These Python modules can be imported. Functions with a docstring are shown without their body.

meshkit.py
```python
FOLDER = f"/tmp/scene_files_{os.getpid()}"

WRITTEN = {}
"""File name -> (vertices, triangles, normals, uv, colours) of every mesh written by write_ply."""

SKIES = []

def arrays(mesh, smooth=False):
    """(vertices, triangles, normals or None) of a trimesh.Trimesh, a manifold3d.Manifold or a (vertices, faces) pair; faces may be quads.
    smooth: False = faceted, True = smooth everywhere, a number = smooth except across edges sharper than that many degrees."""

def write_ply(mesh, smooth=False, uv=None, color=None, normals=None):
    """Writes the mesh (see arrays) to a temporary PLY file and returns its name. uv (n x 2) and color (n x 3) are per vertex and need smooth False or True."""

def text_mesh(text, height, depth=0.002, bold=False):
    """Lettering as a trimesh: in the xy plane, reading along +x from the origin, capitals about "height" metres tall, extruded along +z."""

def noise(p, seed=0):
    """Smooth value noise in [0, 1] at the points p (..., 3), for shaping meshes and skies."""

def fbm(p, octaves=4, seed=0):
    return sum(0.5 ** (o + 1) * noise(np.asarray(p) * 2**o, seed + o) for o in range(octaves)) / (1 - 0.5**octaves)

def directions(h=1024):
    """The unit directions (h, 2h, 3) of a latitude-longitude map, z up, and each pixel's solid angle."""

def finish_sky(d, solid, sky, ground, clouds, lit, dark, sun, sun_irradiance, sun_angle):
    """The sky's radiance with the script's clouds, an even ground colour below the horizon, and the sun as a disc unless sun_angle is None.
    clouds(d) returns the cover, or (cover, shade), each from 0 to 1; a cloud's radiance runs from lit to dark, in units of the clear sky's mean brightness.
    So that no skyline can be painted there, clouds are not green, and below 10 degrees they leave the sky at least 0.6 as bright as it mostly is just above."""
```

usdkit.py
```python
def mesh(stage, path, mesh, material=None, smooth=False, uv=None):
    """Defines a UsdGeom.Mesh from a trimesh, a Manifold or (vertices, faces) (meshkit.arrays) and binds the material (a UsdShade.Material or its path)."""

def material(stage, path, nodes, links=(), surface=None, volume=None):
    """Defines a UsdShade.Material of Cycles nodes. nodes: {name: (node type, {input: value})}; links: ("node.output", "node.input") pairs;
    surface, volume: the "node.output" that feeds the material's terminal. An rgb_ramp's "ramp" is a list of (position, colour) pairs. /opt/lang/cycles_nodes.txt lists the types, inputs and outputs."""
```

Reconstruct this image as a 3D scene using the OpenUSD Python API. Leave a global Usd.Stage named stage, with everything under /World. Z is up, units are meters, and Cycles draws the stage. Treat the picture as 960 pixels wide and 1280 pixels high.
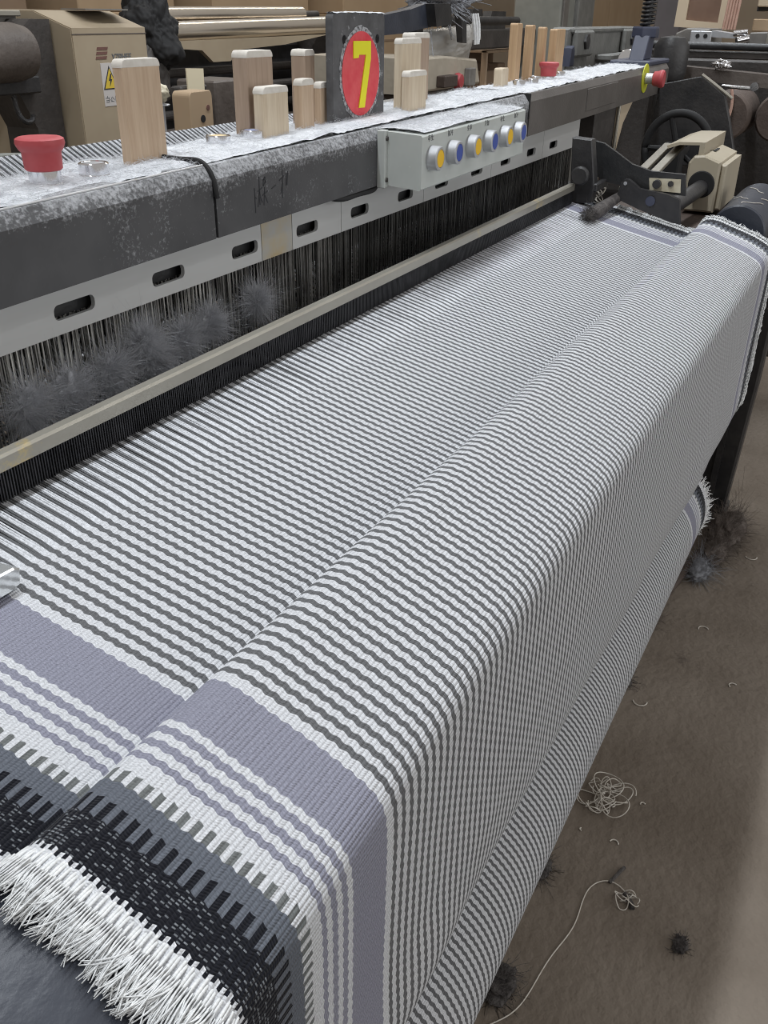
import math, random
import numpy as np, trimesh, manifold3d as m3, usdkit, meshkit
from shapely.geometry import Polygon
from pxr import Usd, UsdGeom, UsdLux, UsdShade, Gf, Sdf

stage = Usd.Stage.CreateInMemory()
UsdGeom.SetStageUpAxis(stage, "Z"); UsdGeom.SetStageMetersPerUnit(stage, 1.0)
UsdGeom.Xform.Define(stage, "/World"); UsdGeom.Scope.Define(stage, "/World/Looks")
rng = np.random.default_rng(7); random.seed(7)

# ---------------------------------------------------------------- camera, light, exposure
H = 1.22                                        # height of the lens above the floor
cam = UsdGeom.Camera.Define(stage, "/World/camera")
cam.CreateHorizontalApertureAttr(36.0); cam.CreateVerticalApertureAttr(48.0)
cam.CreateFocalLengthAttr(42.525)
cam.CreateClippingRangeAttr(Gf.Vec2f(0.02, 200.0))
cam.CreateExposureAttr(0.0)
_R = np.array([[0.46091064, -0.42307469, 0.78010845], [-0.88735687, -0.23220554, 0.39834453], [0.01261601, -0.87583583, -0.48244423]])
_r, _u, _b = _R[:, 0], -_R[:, 1], -_R[:, 2]
cam.AddTransformOp().Set(Gf.Matrix4d(*_r, 0, *_u, 0, *_b, 0, 0, 0, H, 1))

def rect_light(name, loc, w, l, power, color, rot=None):
    L = UsdLux.RectLight.Define(stage, "/World/" + name)
    L.CreateWidthAttr(w); L.CreateHeightAttr(l); L.CreateIntensityAttr(power); L.CreateColorAttr(Gf.Vec3f(*color))
    L.AddTranslateOp().Set(Gf.Vec3d(*loc))
    if rot: L.AddRotateXYZOp().Set(Gf.Vec3f(*rot))
dome = UsdLux.DomeLight.Define(stage, "/World/hall_ambient"); dome.CreateIntensityAttr(0.12); dome.CreateColorAttr(Gf.Vec3f(1.0, 0.955, 0.90))  # even ambient light standing for the hall's unseen sources
rect_light("ceiling_tube_row", (1.9, 0.87, 3.5), 7.0, 0.13, 45.0, (0.91, 0.955, 1.0))         # the row above the loom
rect_light("unseen_aisle_lamp", (2.0, -1.6, 3.6), 6.0, 0.16, 8.0, (0.97, 0.98, 1.0))       # out of view over the aisle, placed to light the loom front
rect_light("unseen_front_light", (2.2, -4.6, 2.0), 7.0, 1.5, 2.1, (0.95, 0.975, 1.0), (90, 0, 0))            # out of view, placed to light the rail, heddles and hanging cloth
rect_light("unseen_rear_lamp", (7.5, 3.2, 3.6), 8.0, 0.16, 14.0, (1.0, 0.93, 0.82))        # out of view, placed to light the machines behind

# ---------------------------------------------------------------- materials
def mat(name, nodes, links, surface):
    return usdkit.material(stage, "/World/Looks/" + name, nodes, links, surface=surface)
def surf(name, c1, c2=None, scale=8.0, rough=0.5, metal=0.0, bump=0.0, bscale=None, stretch=(1, 1, 1), speck=None, contrast=(0.35, 0.65), detail=5.0, island=0.0, spec=0.5):
    """plain or mottled surface; speck = (colour, scale, threshold, softness): dust or chips lying on it"""
    c2 = c2 or c1
    n = {"tc": ("texture_coordinate", {}), "mp": ("mapping", {"scale": stretch}), "n": ("noise_texture", {"scale": scale, "detail": detail, "roughness": 0.6}),
         "r": ("rgb_ramp", {"ramp": [(0, c1), (contrast[0], c1), (contrast[1], c2), (1, c2)]}),
         "p": ("principled_bsdf", {"roughness": rough, "metallic": metal, "specular_ior_level": spec})}
    l = [("tc.object", "mp.vector"), ("mp.vector", "n.vector"), ("n.fac", "r.fac")]
    out = "r.color"
    if speck:
        n["sn"] = ("noise_texture", {"scale": speck[1], "detail": 8.0, "roughness": 0.75})
        n["sr"] = ("map_range", {"from_min": speck[2], "from_max": speck[2] + speck[3], "clamp": True})
        n["sm"] = ("mix_color", {"b": speck[0]})
        l += [("tc.object", "sn.vector"), ("sn.fac", "sr.value"), ("sr.result", "sm.fac"), (out, "sm.a")]
        out = "sm.result"
    if island:
        n["g"] = ("mapping", {"scale": (610, 3, 1)}); n["gn"] = ("noise_texture", {"scale": 1.0, "detail": 1.0})
        n["im"] = ("map_range", {"from_min": 0.34, "from_max": 0.68, "to_min": 1 - island, "to_max": 1 + island * 0.6, "clamp": True}); n["iv"] = ("vector_math", {"math_type": "scale"})
        l += [("tc.object", "g.vector"), ("g.vector", "gn.vector"), ("gn.fac", "im.value"), (out, "iv.vector1"), ("im.result", "iv.scale")]
        out = "iv.vector"
    l.append((out, "p.base_color"))
    if bump:
        n["bn"] = ("noise_texture", {"scale": bscale or scale * 6, "detail": 4.0}); n["b"] = ("bump", {"strength": 1.0, "distance": bump})
        l += [("tc.object", "bn.vector"), ("bn.fac", "b.height"), ("b.normal", "p.normal")]
    return mat(name, n, l, "p.BSDF")

M = {}
M["concrete"] = surf("concrete", (0.150, 0.121, 0.094), (0.240, 0.203, 0.166), 2.2, 0.85, bump=0.004, bscale=60, speck=((0.10, 0.08, 0.065), 9.0, 0.60, 0.12), detail=9)
M["plaster"] = surf("plaster", (0.42, 0.35, 0.27), (0.48, 0.41, 0.33), 1.2, 0.9)
M["beam_plain"] = surf("beam_paint", (0.045, 0.045, 0.048), (0.085, 0.085, 0.090), 14, 0.50, bump=0.0006, bscale=300, speck=((0.42, 0.43, 0.45), 42, 0.585, 0.13))
def dusty(name, c1, c2, dust, z0, z1, thr):
    n = {"tc": ("texture_coordinate", {}), "n": ("noise_texture", {"scale": 14, "detail": 5.0}), "r": ("rgb_ramp", {"ramp": [(0, c1), (0.35, c1), (0.65, c2), (1, c2)]}),
         "f": ("noise_texture", {"scale": 260.0, "detail": 6.0, "roughness": 0.7}), "c": ("noise_texture", {"scale": 9.0, "detail": 6.0, "roughness": 0.7}), "s": ("separate_xyz", {}),
         "zr": ("map_range", {"from_min": z0, "from_max": z1, "to_min": 0.0, "to_max": 0.16, "clamp": True}), "a": ("math", {"math_type": "multiply_add", "value2": 0.62}), "b": ("math", {"math_type": "multiply", "value2": 0.62}), "d": ("math", {"math_type": "add"}),
         "th": ("map_range", {"from_min": thr, "from_max": thr + 0.16, "to_max": 0.85, "clamp": True}), "m": ("mix_color", {"b": dust}), "bm": ("bump", {"strength": 0.6, "distance": 0.0006}), "p": ("principled_bsdf", {"roughness": 0.55})}
    l = [("tc.object", "n.vector"), ("tc.object", "f.vector"), ("tc.object", "c.vector"), ("tc.object", "s.vector"), ("s.z", "zr.value"), ("n.fac", "r.fac"), ("c.fac", "b.value1"), ("f.fac", "a.value1"), ("b.value", "a.value3"), ("a.value", "d.value1"), ("zr.result", "d.value2"),
         ("d.value", "th.value"), ("th.result", "m.fac"), ("r.color", "m.a"), ("m.result", "p.base_color"), ("d.value", "bm.height"), ("bm.normal", "p.normal")]
    return mat(name, n, l, "p.BSDF")
M["beam"] = dusty("beam_paint_dusty", (0.042, 0.042, 0.045), (0.070, 0.070, 0.074), (0.40, 0.41, 0.43), 0.050, 0.072, 0.69)
M["beam_brown"] = surf("beam_paint_brown", (0.080, 0.072, 0.066), (0.115, 0.105, 0.098), 10, 0.48, bump=0.0005, bscale=250, speck=((0.32, 0.31, 0.31), 30, 0.66, 0.1))
M["sign_plate"] = surf("sign_plate_paint", (0.050, 0.050, 0.053), (0.10, 0.10, 0.105), 30, 0.6, speck=((0.50, 0.51, 0.53), 90, 0.60, 0.16))
M["sign_dust"] = surf("sign_dust", (0.10, 0.10, 0.105), (0.42, 0.43, 0.45), 260, 0.9, contrast=(0.42, 0.56))
M["bright_edge"] = surf("bare_steel_edge", (0.72, 0.73, 0.75), None, 10, 0.30, 0.9)
M["alu"] = surf("satin_aluminium", (0.46, 0.465, 0.46), (0.54, 0.545, 0.54), 3, 0.45, 0.15, stretch=(0.4, 1, 6))
M["alu_stained"] = surf("stained_aluminium", (0.42, 0.415, 0.395), (0.47, 0.38, 0.22), 28, 0.5, 0.2)
M["cap"] = surf("reed_cap_metal", (0.33, 0.31, 0.265), (0.43, 0.41, 0.355), 9, 0.32, 0.55, stretch=(0.5, 1, 1), speck=((0.60, 0.47, 0.22), 5.0, 0.62, 0.06))
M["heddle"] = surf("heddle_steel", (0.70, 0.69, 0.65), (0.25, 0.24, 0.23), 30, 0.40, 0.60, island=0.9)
M["heddle_mid"] = surf("heddle_mid_steel", (0.36, 0.35, 0.33), (0.14, 0.135, 0.13), 30, 0.45, 0.5, island=0.9)
M["heddle_dark"] = surf("heddle_dark_steel", (0.13, 0.128, 0.122), (0.05, 0.05, 0.048), 30, 0.45, 0.4, island=0.9)
M["dent"] = surf("reed_dents", (0.020, 0.020, 0.023), (0.05, 0.05, 0.055), 40, 0.45, 0.4, island=0.5)
M["lint"] = surf("white_lint", (0.56, 0.575, 0.605), (0.68, 0.695, 0.72), 40, 1.0, bump=0.0012, bscale=200, spec=0.1)
M["lint_grey"] = surf("grey_lint", (0.22, 0.225, 0.245), (0.32, 0.33, 0.355), 60, 1.0, bump=0.003, bscale=260, spec=0.05)
M["lint_soft"] = surf("soft_grey_lint", (0.40, 0.41, 0.44), (0.52, 0.53, 0.565), 60, 1.0, spec=0.05)
M["lint_wood"] = surf("dusty_wood_top", (0.58, 0.545, 0.49), (0.68, 0.65, 0.60), 60, 1.0, spec=0.05)
M["lint_dark"] = surf("dirty_lint", (0.060, 0.055, 0.055), (0.13, 0.12, 0.115), 60, 1.0, bump=0.003, bscale=260, spec=0.05)
M["lint_brown"] = surf("dirty_brown_lint", (0.10, 0.082, 0.072), (0.19, 0.165, 0.15), 60, 1.0, bump=0.003, bscale=260, spec=0.05)
M["thread"] = surf("white_thread", (0.55, 0.51, 0.45), (0.68, 0.65, 0.60), 60, 0.95, spec=0.1)
M["fringe"] = surf("white_cotton", (0.70, 0.715, 0.725), (0.82, 0.83, 0.83), 90, 1.0, spec=0.1, island=0.12)
M["wood"] = surf("planed_wood", (0.54, 0.41, 0.29), (0.45, 0.325, 0.22), 9, 0.55, bump=0.0004, bscale=120, stretch=(22, 22, 1.3))
M["wood_warm"] = surf("warm_wood", (0.50, 0.345, 0.20), (0.42, 0.27, 0.15), 9, 0.55, stretch=(22, 22, 1.3))
M["wood_pale"] = surf("pale_planed_wood", (0.62, 0.53, 0.40), (0.52, 0.42, 0.30), 9, 0.55, bump=0.0004, bscale=120, stretch=(22, 22, 1.3))
M["wood_brown"] = surf("brown_wood", (0.40, 0.30, 0.225), (0.31, 0.225, 0.165), 9, 0.55, stretch=(22, 22, 1.3))
M["red"] = surf("red_plastic", (0.40, 0.050, 0.060), (0.47, 0.085, 0.095), 30, 0.5)
M["red_sign"] = surf("red_sign_paint", (0.64, 0.035, 0.055), (0.70, 0.09, 0.10), 40, 0.6)
M["yellow_sign"] = surf("yellow_sign_paint", (0.78, 0.74, 0.01), None, 30, 0.6)
M["chrome"] = surf("chrome", (0.80, 0.80, 0.82), None, 10, 0.10, 1.0)
M["bezel"] = surf("bezel_metal", (0.42, 0.43, 0.45), (0.50, 0.51, 0.53), 30, 0.38, 0.4)
M["yellow"] = surf("yellow_lens", (0.82, 0.50, 0.02), None, 30, 0.35)
M["blue"] = surf("blue_lens", (0.045, 0.085, 0.36), None, 30, 0.35)
M["gold"] = surf("gold_lens", (0.75, 0.60, 0.35), None, 30, 0.4)
M["paleblue"] = surf("pale_blue_lens", (0.38, 0.43, 0.68), None, 30, 0.4)
M["box"] = surf("control_box_paint", (0.43, 0.46, 0.44), (0.50, 0.525, 0.505), 12, 0.45, speck=((0.70, 0.71, 0.71), 40, 0.66, 0.1))
M["ink"] = surf("dark_ink", (0.03, 0.03, 0.035), None, 10, 0.7)
M["ink_faint"] = surf("faint_ink", (0.13, 0.135, 0.14), None, 10, 0.7)
M["ink_red"] = surf("red_brown_ink", (0.13, 0.060, 0.048), (0.17, 0.085, 0.07), 40, 0.7)
M["black_metal"] = surf("black_oily_metal", (0.016, 0.016, 0.018), (0.040, 0.038, 0.038), 14, 0.45, bump=0.0008, bscale=120)
M["black_matt"] = surf("black_matt", (0.010, 0.010, 0.011), None, 10, 0.75)
M["navy"] = surf("navy_black_rubber", (0.022, 0.026, 0.038), (0.040, 0.046, 0.062), 10, 0.42, bump=0.0008, bscale=100, speck=((0.16, 0.17, 0.20), 22, 0.70, 0.08))
M["navy_paint"] = surf("navy_paint", (0.035, 0.042, 0.075), (0.055, 0.062, 0.095), 20, 0.45)
M["plate"] = surf("dark_grey_plate", (0.022, 0.023, 0.025), (0.045, 0.045, 0.046), 16, 0.42, 0.3, bump=0.0006, bscale=140)
M["casting"] = surf("grey_green_casting", (0.14, 0.142, 0.135), (0.20, 0.20, 0.19), 12, 0.6, bump=0.002, bscale=80)
M["beige"] = surf("beige_enamel", (0.38, 0.335, 0.25), (0.44, 0.39, 0.30), 6, 0.45, speck=((0.12, 0.095, 0.06), 16, 0.66, 0.1))
M["cream"] = surf("cream_plate", (0.62, 0.58, 0.45), (0.50, 0.45, 0.33), 40, 0.5, speck=((0.06, 0.05, 0.04), 60, 0.60, 0.06))
M["cabinet"] = surf("cabinet_enamel", (0.33, 0.265, 0.185), (0.375, 0.31, 0.22), 4, 0.5, speck=((0.20, 0.15, 0.10), 7, 0.68, 0.12))
M["label_white"] = surf("white_label", (0.52, 0.49, 0.47), None, 20, 0.6)
M["warn_yellow"] = surf("warning_yellow", (0.62, 0.45, 0.05), None, 20, 0.6)
M["steel_roll"] = surf("polished_roller", (0.66, 0.60, 0.52), (0.72, 0.66, 0.58), 6, 0.22, 1.0, stretch=(0.3, 4, 4))
M["brown_iron"] = surf("brown_iron", (0.070, 0.056, 0.048), (0.125, 0.105, 0.092), 7, 0.55, bump=0.002, bscale=60)
M["dark_iron"] = surf("dark_iron", (0.034, 0.030, 0.028), (0.066, 0.058, 0.054), 7, 0.55, bump=0.002, bscale=60)
M["grey_iron"] = surf("grey_iron", (0.15, 0.14, 0.13), (0.22, 0.21, 0.195), 9, 0.5, bump=0.001, bscale=60)
M["rust"] = surf("rusty_brown", (0.055, 0.040, 0.033), (0.095, 0.070, 0.058), 9, 0.7, bump=0.002, bscale=60)
M["card"] = surf("cardboard", (0.38, 0.275, 0.175), (0.43, 0.32, 0.21), 2.5, 0.8)
M["card_dark"] = surf("old_cardboard", (0.24, 0.17, 0.115), (0.29, 0.21, 0.145), 2.5, 0.8)
M["plastic_bag"] = surf("grey_plastic_film", (0.42, 0.41, 0.39), (0.55, 0.54, 0.52), 5, 0.30, bump=0.01, bscale=14)
M["tarp"] = surf("beige_cover", (0.40, 0.355, 0.285), (0.46, 0.41, 0.335), 5, 0.6, bump=0.004, bscale=18)
M["column"] = surf("grey_green_column", (0.19, 0.20, 0.185), (0.27, 0.275, 0.25), 5, 0.6)
M["purple"] = surf("dark_purple_grey", (0.085, 0.075, 0.078), (0.11, 0.098, 0.10), 5, 0.6)
M["cream_frame"] = surf("cream_frame", (0.58, 0.48, 0.35), None, 20, 0.6)
M["pane_brown"] = surf("brown_pane", (0.16, 0.095, 0.065), (0.23, 0.15, 0.11), 5, 0.35)
M["pink_yarn"] = surf("pink_yarn", (0.55, 0.36, 0.29), (0.46, 0.28, 0.22), 30, 0.9)
M["orange"] = surf("orange_red_plastic", (0.60, 0.10, 0.03), None, 20, 0.5)
M["hazard"] = surf("yellow_green_disc", (0.58, 0.62, 0.03), None, 20, 0.5)
M["paper"] = surf("lit_paper", (0.72, 0.64, 0.46), None, 20, 0.8)
M["clear_plastic"] = mat("clear_plastic", {"p": ("principled_bsdf", {"base_color": (0.78, 0.80, 0.81), "roughness": 0.12, "metallic": 0.75})}, [], "p.BSDF")

# cloth: pattern follows the woven positions u (across, metres) and v (along the warp, metres)
P0, PITCH, MID = 0.3335, 0.0103, 1.0275
LIL, WHT, DRK, BLK, GRB = (0.270, 0.274, 0.340), (0.635, 0.65, 0.68), (0.136, 0.139, 0.146), (0.011, 0.012, 0.017), (0.125, 0.138, 0.165)
DGR = (0.155, 0.165, 0.165)
R0, R1 = 0.15, 0.345
def bands(dash):
    e = [(0.0, WHT), (0.1885, WHT if dash else BLK), (0.1920, BLK), (0.2140, BLK if dash else GRB), (0.2250, GRB), (0.2360, DGR if dash else WHT), (0.2445, WHT),
         (0.2540, LIL), (0.2590, WHT), (0.2645, LIL), (0.2695, WHT), (0.2750, LIL), (0.2800, WHT), (0.2858, LIL), (0.3250, WHT)]
    out = [(0.0, e[0][1])]
    for x, c in e[1:]:
        out.append(((x - R0) / (R1 - R0), c))
    return out
def cloth_material(name, woven=True):
    n = {"uv": ("uvmap", {"attribute": "st"}), "s": ("separate_xyz", {})}
    l = [("uv.UV", "s.vector")]
    k = [0]
    def mth(op, a, b=None, c=None):
        k[0] += 1; nm = f"m{k[0]}"; inp = {"math_type": op}
        for i, x in enumerate((a, b, c), 1):
            if x is None: continue
            if isinstance(x, str): l.append((x, f"{nm}.value{i}"))
            else: inp[f"value{i}"] = float(x)
        n[nm] = ("math", inp)
        return nm + ".value"
    u, v = "s.x", "s.y"
    if woven:   # the float of the rib weave waves each stripe's edge
        wob = mth("multiply", mth("sine", mth("multiply", v, 2 * math.pi / 0.0088)), 0.00062)
        uw = mth("add", u, wob)
    else:
        uw = u
    um = mth("subtract", MID, mth("absolute", mth("subtract", uw, MID)))
    fine = mth("less_than", um, 0.2)      # the check row at the black band's edge alternates faster than the dash rows
    sq = mth("greater_than", mth("fraction", mth("multiply", v, mth("add", 1 / 0.0079, mth("multiply", fine, 1 / 0.0042 - 1 / 0.0079)))), 0.5)
    pos = mth("divide", mth("subtract", um, R0), R1 - R0)
    n["ra"] = ("rgb_ramp", {"ramp": bands(True), "interpolate": False}); n["rb"] = ("rgb_ramp", {"ramp": bands(False), "interpolate": False})
    l += [(pos, "ra.fac"), (pos, "rb.fac")]
    n["mx"] = ("mix_color", {}); l += [(sq, "mx.fac"), ("ra.color", "mx.a"), ("rb.color", "mx.b")]
    st = mth("less_than", mth("fraction", mth("divide", mth("subtract", uw, P0), PITCH)), 0.455)
    inside = mth("greater_than", um, P0)
    n["ms"] = ("mix_color", {"b": DRK}); l += [("mx.result", "ms.a"), (mth("multiply", st, inside), "ms.fac")]
    col = "ms.result"
    if woven:   # pale weft flecks showing through the black edge band
        cu, cv = mth("divide", u, 0.0019), mth("divide", v, 0.0029)
        n["cx"] = ("combine_xyz", {}); l += [(mth("floor", cu), "cx.x"), (mth("floor", cv), "cx.y")]
        n["wn"] = ("white_noise_texture", {"dimensions": "2D"}); l.append(("cx.vector", "wn.vector"))
        f1 = mth("compare", mth("fraction", cu), 0.45, 0.22); f2 = mth("compare", mth("fraction", cv), 0.5, 0.36)
        zone = mth("multiply", mth("less_than", um, 0.2135), mth("greater_than", um, 0.1915))
        fl = mth("multiply", mth("multiply", f1, f2), mth("multiply", zone, mth("greater_than", "wn.value", 0.62)))
        n["mf"] = ("mix_color", {"b": (0.20, 0.215, 0.235)}); l += [(col, "mf.a"), (mth("multiply", fl, "wn.value"), "mf.fac")]
        col = "mf.result"
    # melange of the yarn
    n["mp"] = ("mapping", {"scale": (1400, 420, 1)}); n["no"] = ("noise_texture", {"scale": 1.0, "detail": 2.0}); l += [("uv.UV", "mp.vector"), ("mp.vector", "no.vector")]
    n["mr"] = ("map_range", {"from_min": 0.3, "from_max": 0.7, "to_min": 0.78 if woven else 0.74, "to_max": 1.17, "clamp": True}); l.append(("no.fac", "mr.value"))
    n["sc"] = ("vector_math", {"math_type": "scale"}); l += [(col, "sc.vector1"), ("mr.result", "sc.scale")]
    n["p"] = ("principled_bsdf", {"roughness": 0.95, "specular_ior_level": 0.12, "sheen_weight": 0.08})
    l.append(("sc.vector", "p.base_color"))
    if woven:
        rib = mth("absolute", mth("sine", mth("multiply", v, math.pi / 0.0029)))
        yarn = mth("multiply", mth("absolute", mth("sine", mth("multiply", mth("add", u, wob), math.pi / 0.0017))), 0.45)
        big = mth("multiply", mth("sine", mth("multiply", v, 2 * math.pi / 0.0088)), 0.25)
        n["b"] = ("bump", {"strength": 0.7, "distance": 0.0011})
        l += [(mth("add", mth("add", rib, yarn), mth("add", big, mth("multiply", "no.fac", 0.6))), "b.height"), ("b.normal", "p.normal")]
    return mat(name, n, l, "p.BSDF")
M["cloth"] = cloth_material("woven_cloth"); M["warp"] = cloth_material("warp_yarns", woven=False)

# ---------------------------------------------------------------- stage helpers
used = {}
def numbered(parent, name):
    n = used.get((parent, name), 0); used[(parent, name)] = n + 1
    return f"{parent}/{name}" + (f"_{n:03d}" if n else "")
def vf(m):
    return meshkit.arrays(m)[:2]
def data(prim, **kw):
    for k, v in kw.items():
        if v: prim.SetCustomDataByKey(k, v)
class Thing:
    """an Xform at the thing's base; its parts are given in world coordinates"""
    def __init__(s, name, label, category, group=None, kind=None):
        s.parts = []; s.name = name; s.meta = dict(label=label, category=category, group=group, kind=kind)
    def part(s, name, mesh, m, parent=None, label=None, kind=None, smooth=False, uv=None):
        s.parts.append((name, mesh, m, parent, label, kind, smooth, uv)); return len(s.parts) - 1
    def done(s):
        path = numbered("/World", s.name)
        arr = [meshkit.arrays(p[1], False)[:2] for p in s.parts]
        allv = np.vstack([a[0] for a in arr]); lo, hi = allv.min(0), allv.max(0)
        base = np.array([(lo[0] + hi[0]) / 2, (lo[1] + hi[1]) / 2, lo[2]])
        x = UsdGeom.Xform.Define(stage, path); x.AddTranslateOp().Set(Gf.Vec3d(*map(float, base)))
        data(x.GetPrim(), **s.meta)
        paths = []
        for (name, mesh, m, parent, label, kind, smooth, uv), (v, f) in zip(s.parts, arr):
            p = numbered(path if parent is None else paths[parent], name); paths.append(p)
            pm = usdkit.mesh(stage, p, trimesh.Trimesh(v - base, f, process=False), M[m], smooth=smooth, uv=uv)
            data(pm.GetPrim(), label=label, kind=kind)
        return path
def solo(name, mesh, m, label=None, category=None, group=None, kind=None, smooth=False, uv=None):
    """a thing that is one mesh"""
    v, f = meshkit.arrays(mesh, False)[:2]
    lo, hi = v.min(0), v.max(0); base = np.array([(lo[0] + hi[0]) / 2, (lo[1] + hi[1]) / 2, lo[2]])
    p = numbered("/World", name)
    pm = usdkit.mesh(stage, p, trimesh.Trimesh(v - base, f, process=False), M[m], smooth=smooth, uv=uv)
    pm.AddTranslateOp().Set(Gf.Vec3d(*map(float, base)))
    data(pm.GetPrim(), label=label, category=category, group=group, kind=kind)
    return p

# ---------------------------------------------------------------- mesh helpers
def cat(*ms):
    vs, fs, o = [], [], 0
    for m in ms:
        v, f = vf(m); vs.append(v); fs.append(f + o); o += len(v)
    return trimesh.Trimesh(np.vstack(vs), np.vstack(fs), process=False)
def box(x0, x1, y0, y1, z0, z1, c=0.0015):
    lo, hi = np.array([x0, y0, z0]), np.array([x1, y1, z1]); c = min(c, 0.45 * (hi - lo).min())
    pts = []
    for sx in (0, 1):
        for sy in (0, 1):
            for sz in (0, 1):
                p = np.where([sx, sy, sz], hi, lo); q = np.where([sx, sy, sz], -c, c)
                for a in range(3):
                    w = p + q; w[a] = p[a]; pts.append(w)
    return trimesh.convex.convex_hull(np.array(pts))
def prism(pts, axis, lo, hi, holes=(), bevel=0.0):
    """polygon extruded along an axis: 'x' takes (y, z) points, 'y' takes (x, z), 'z' takes (x, y)"""
    def cs(p): return m3.CrossSection([np.asarray(p, float)], m3.FillRule.NonZero)
    a = Polygon(pts); c = cs(pts if a.exterior.is_ccw else pts[::-1])
    for h in holes:
        c = c - cs(h if Polygon(h).exterior.is_ccw else h[::-1])
    if bevel:
        i = c.offset(-bevel, m3.JoinType.Miter)
        s = c.extrude(hi - lo - 2 * bevel).translate((0, 0, bevel)) + i.extrude(hi - lo)
        # straight step softened by hulling only when convex
        if not holes and abs(Polygon(pts).convex_hull.area - a.area) < 1e-9:
            s = m3.Manifold.batch_hull([s])
    else:
        s = c.extrude(hi - lo)
    v, f = vf(s); v = v + [0, 0, lo]
    if axis == 'x': v = v[:, [2, 0, 1]]
    if axis == 'y': v = v[:, [0, 2, 1]]; f = f[:, ::-1]
    return trimesh.Trimesh(v, f, process=False)
def lathe(profile, c, axis='z', n=28):
    """profile of (radius, height) along the axis through c"""
    p = np.array(profile, float)
    m = trimesh.creation.revolve(np.column_stack([p[:, 0], p[:, 1]]), sections=n)
    v = np.array(m.vertices); f = np.array(m.faces)
    if axis == 'x': v = v[:, [2, 0, 1]]
    if axis == '-y': v = np.column_stack([v[:, 0], -v[:, 2], v[:, 1]])
    if axis == 'y': v = v[:, [1, 2, 0]]
    return trimesh.Trimesh(v + np.asarray(c, float), f, process=False)
def cyl(a, b, r, n=16, c=0.0):
    """cylinder between two points with chamfered ends"""
    a, b = np.asarray(a, float), np.asarray(b, float); L = np.linalg.norm(b - a); c = min(c or 0.08 * r, 0.4 * L)
    m = trimesh.creation.revolve(np.array([(0, 0), (r - c, 0), (r, c), (r, L - c), (r - c, L), (0, L)]), sections=n)
    T = trimesh.geometry.align_vectors([0, 0, 1], (b - a) / L); T[:3, 3] = a
    m.apply_transform(T); return m
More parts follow.
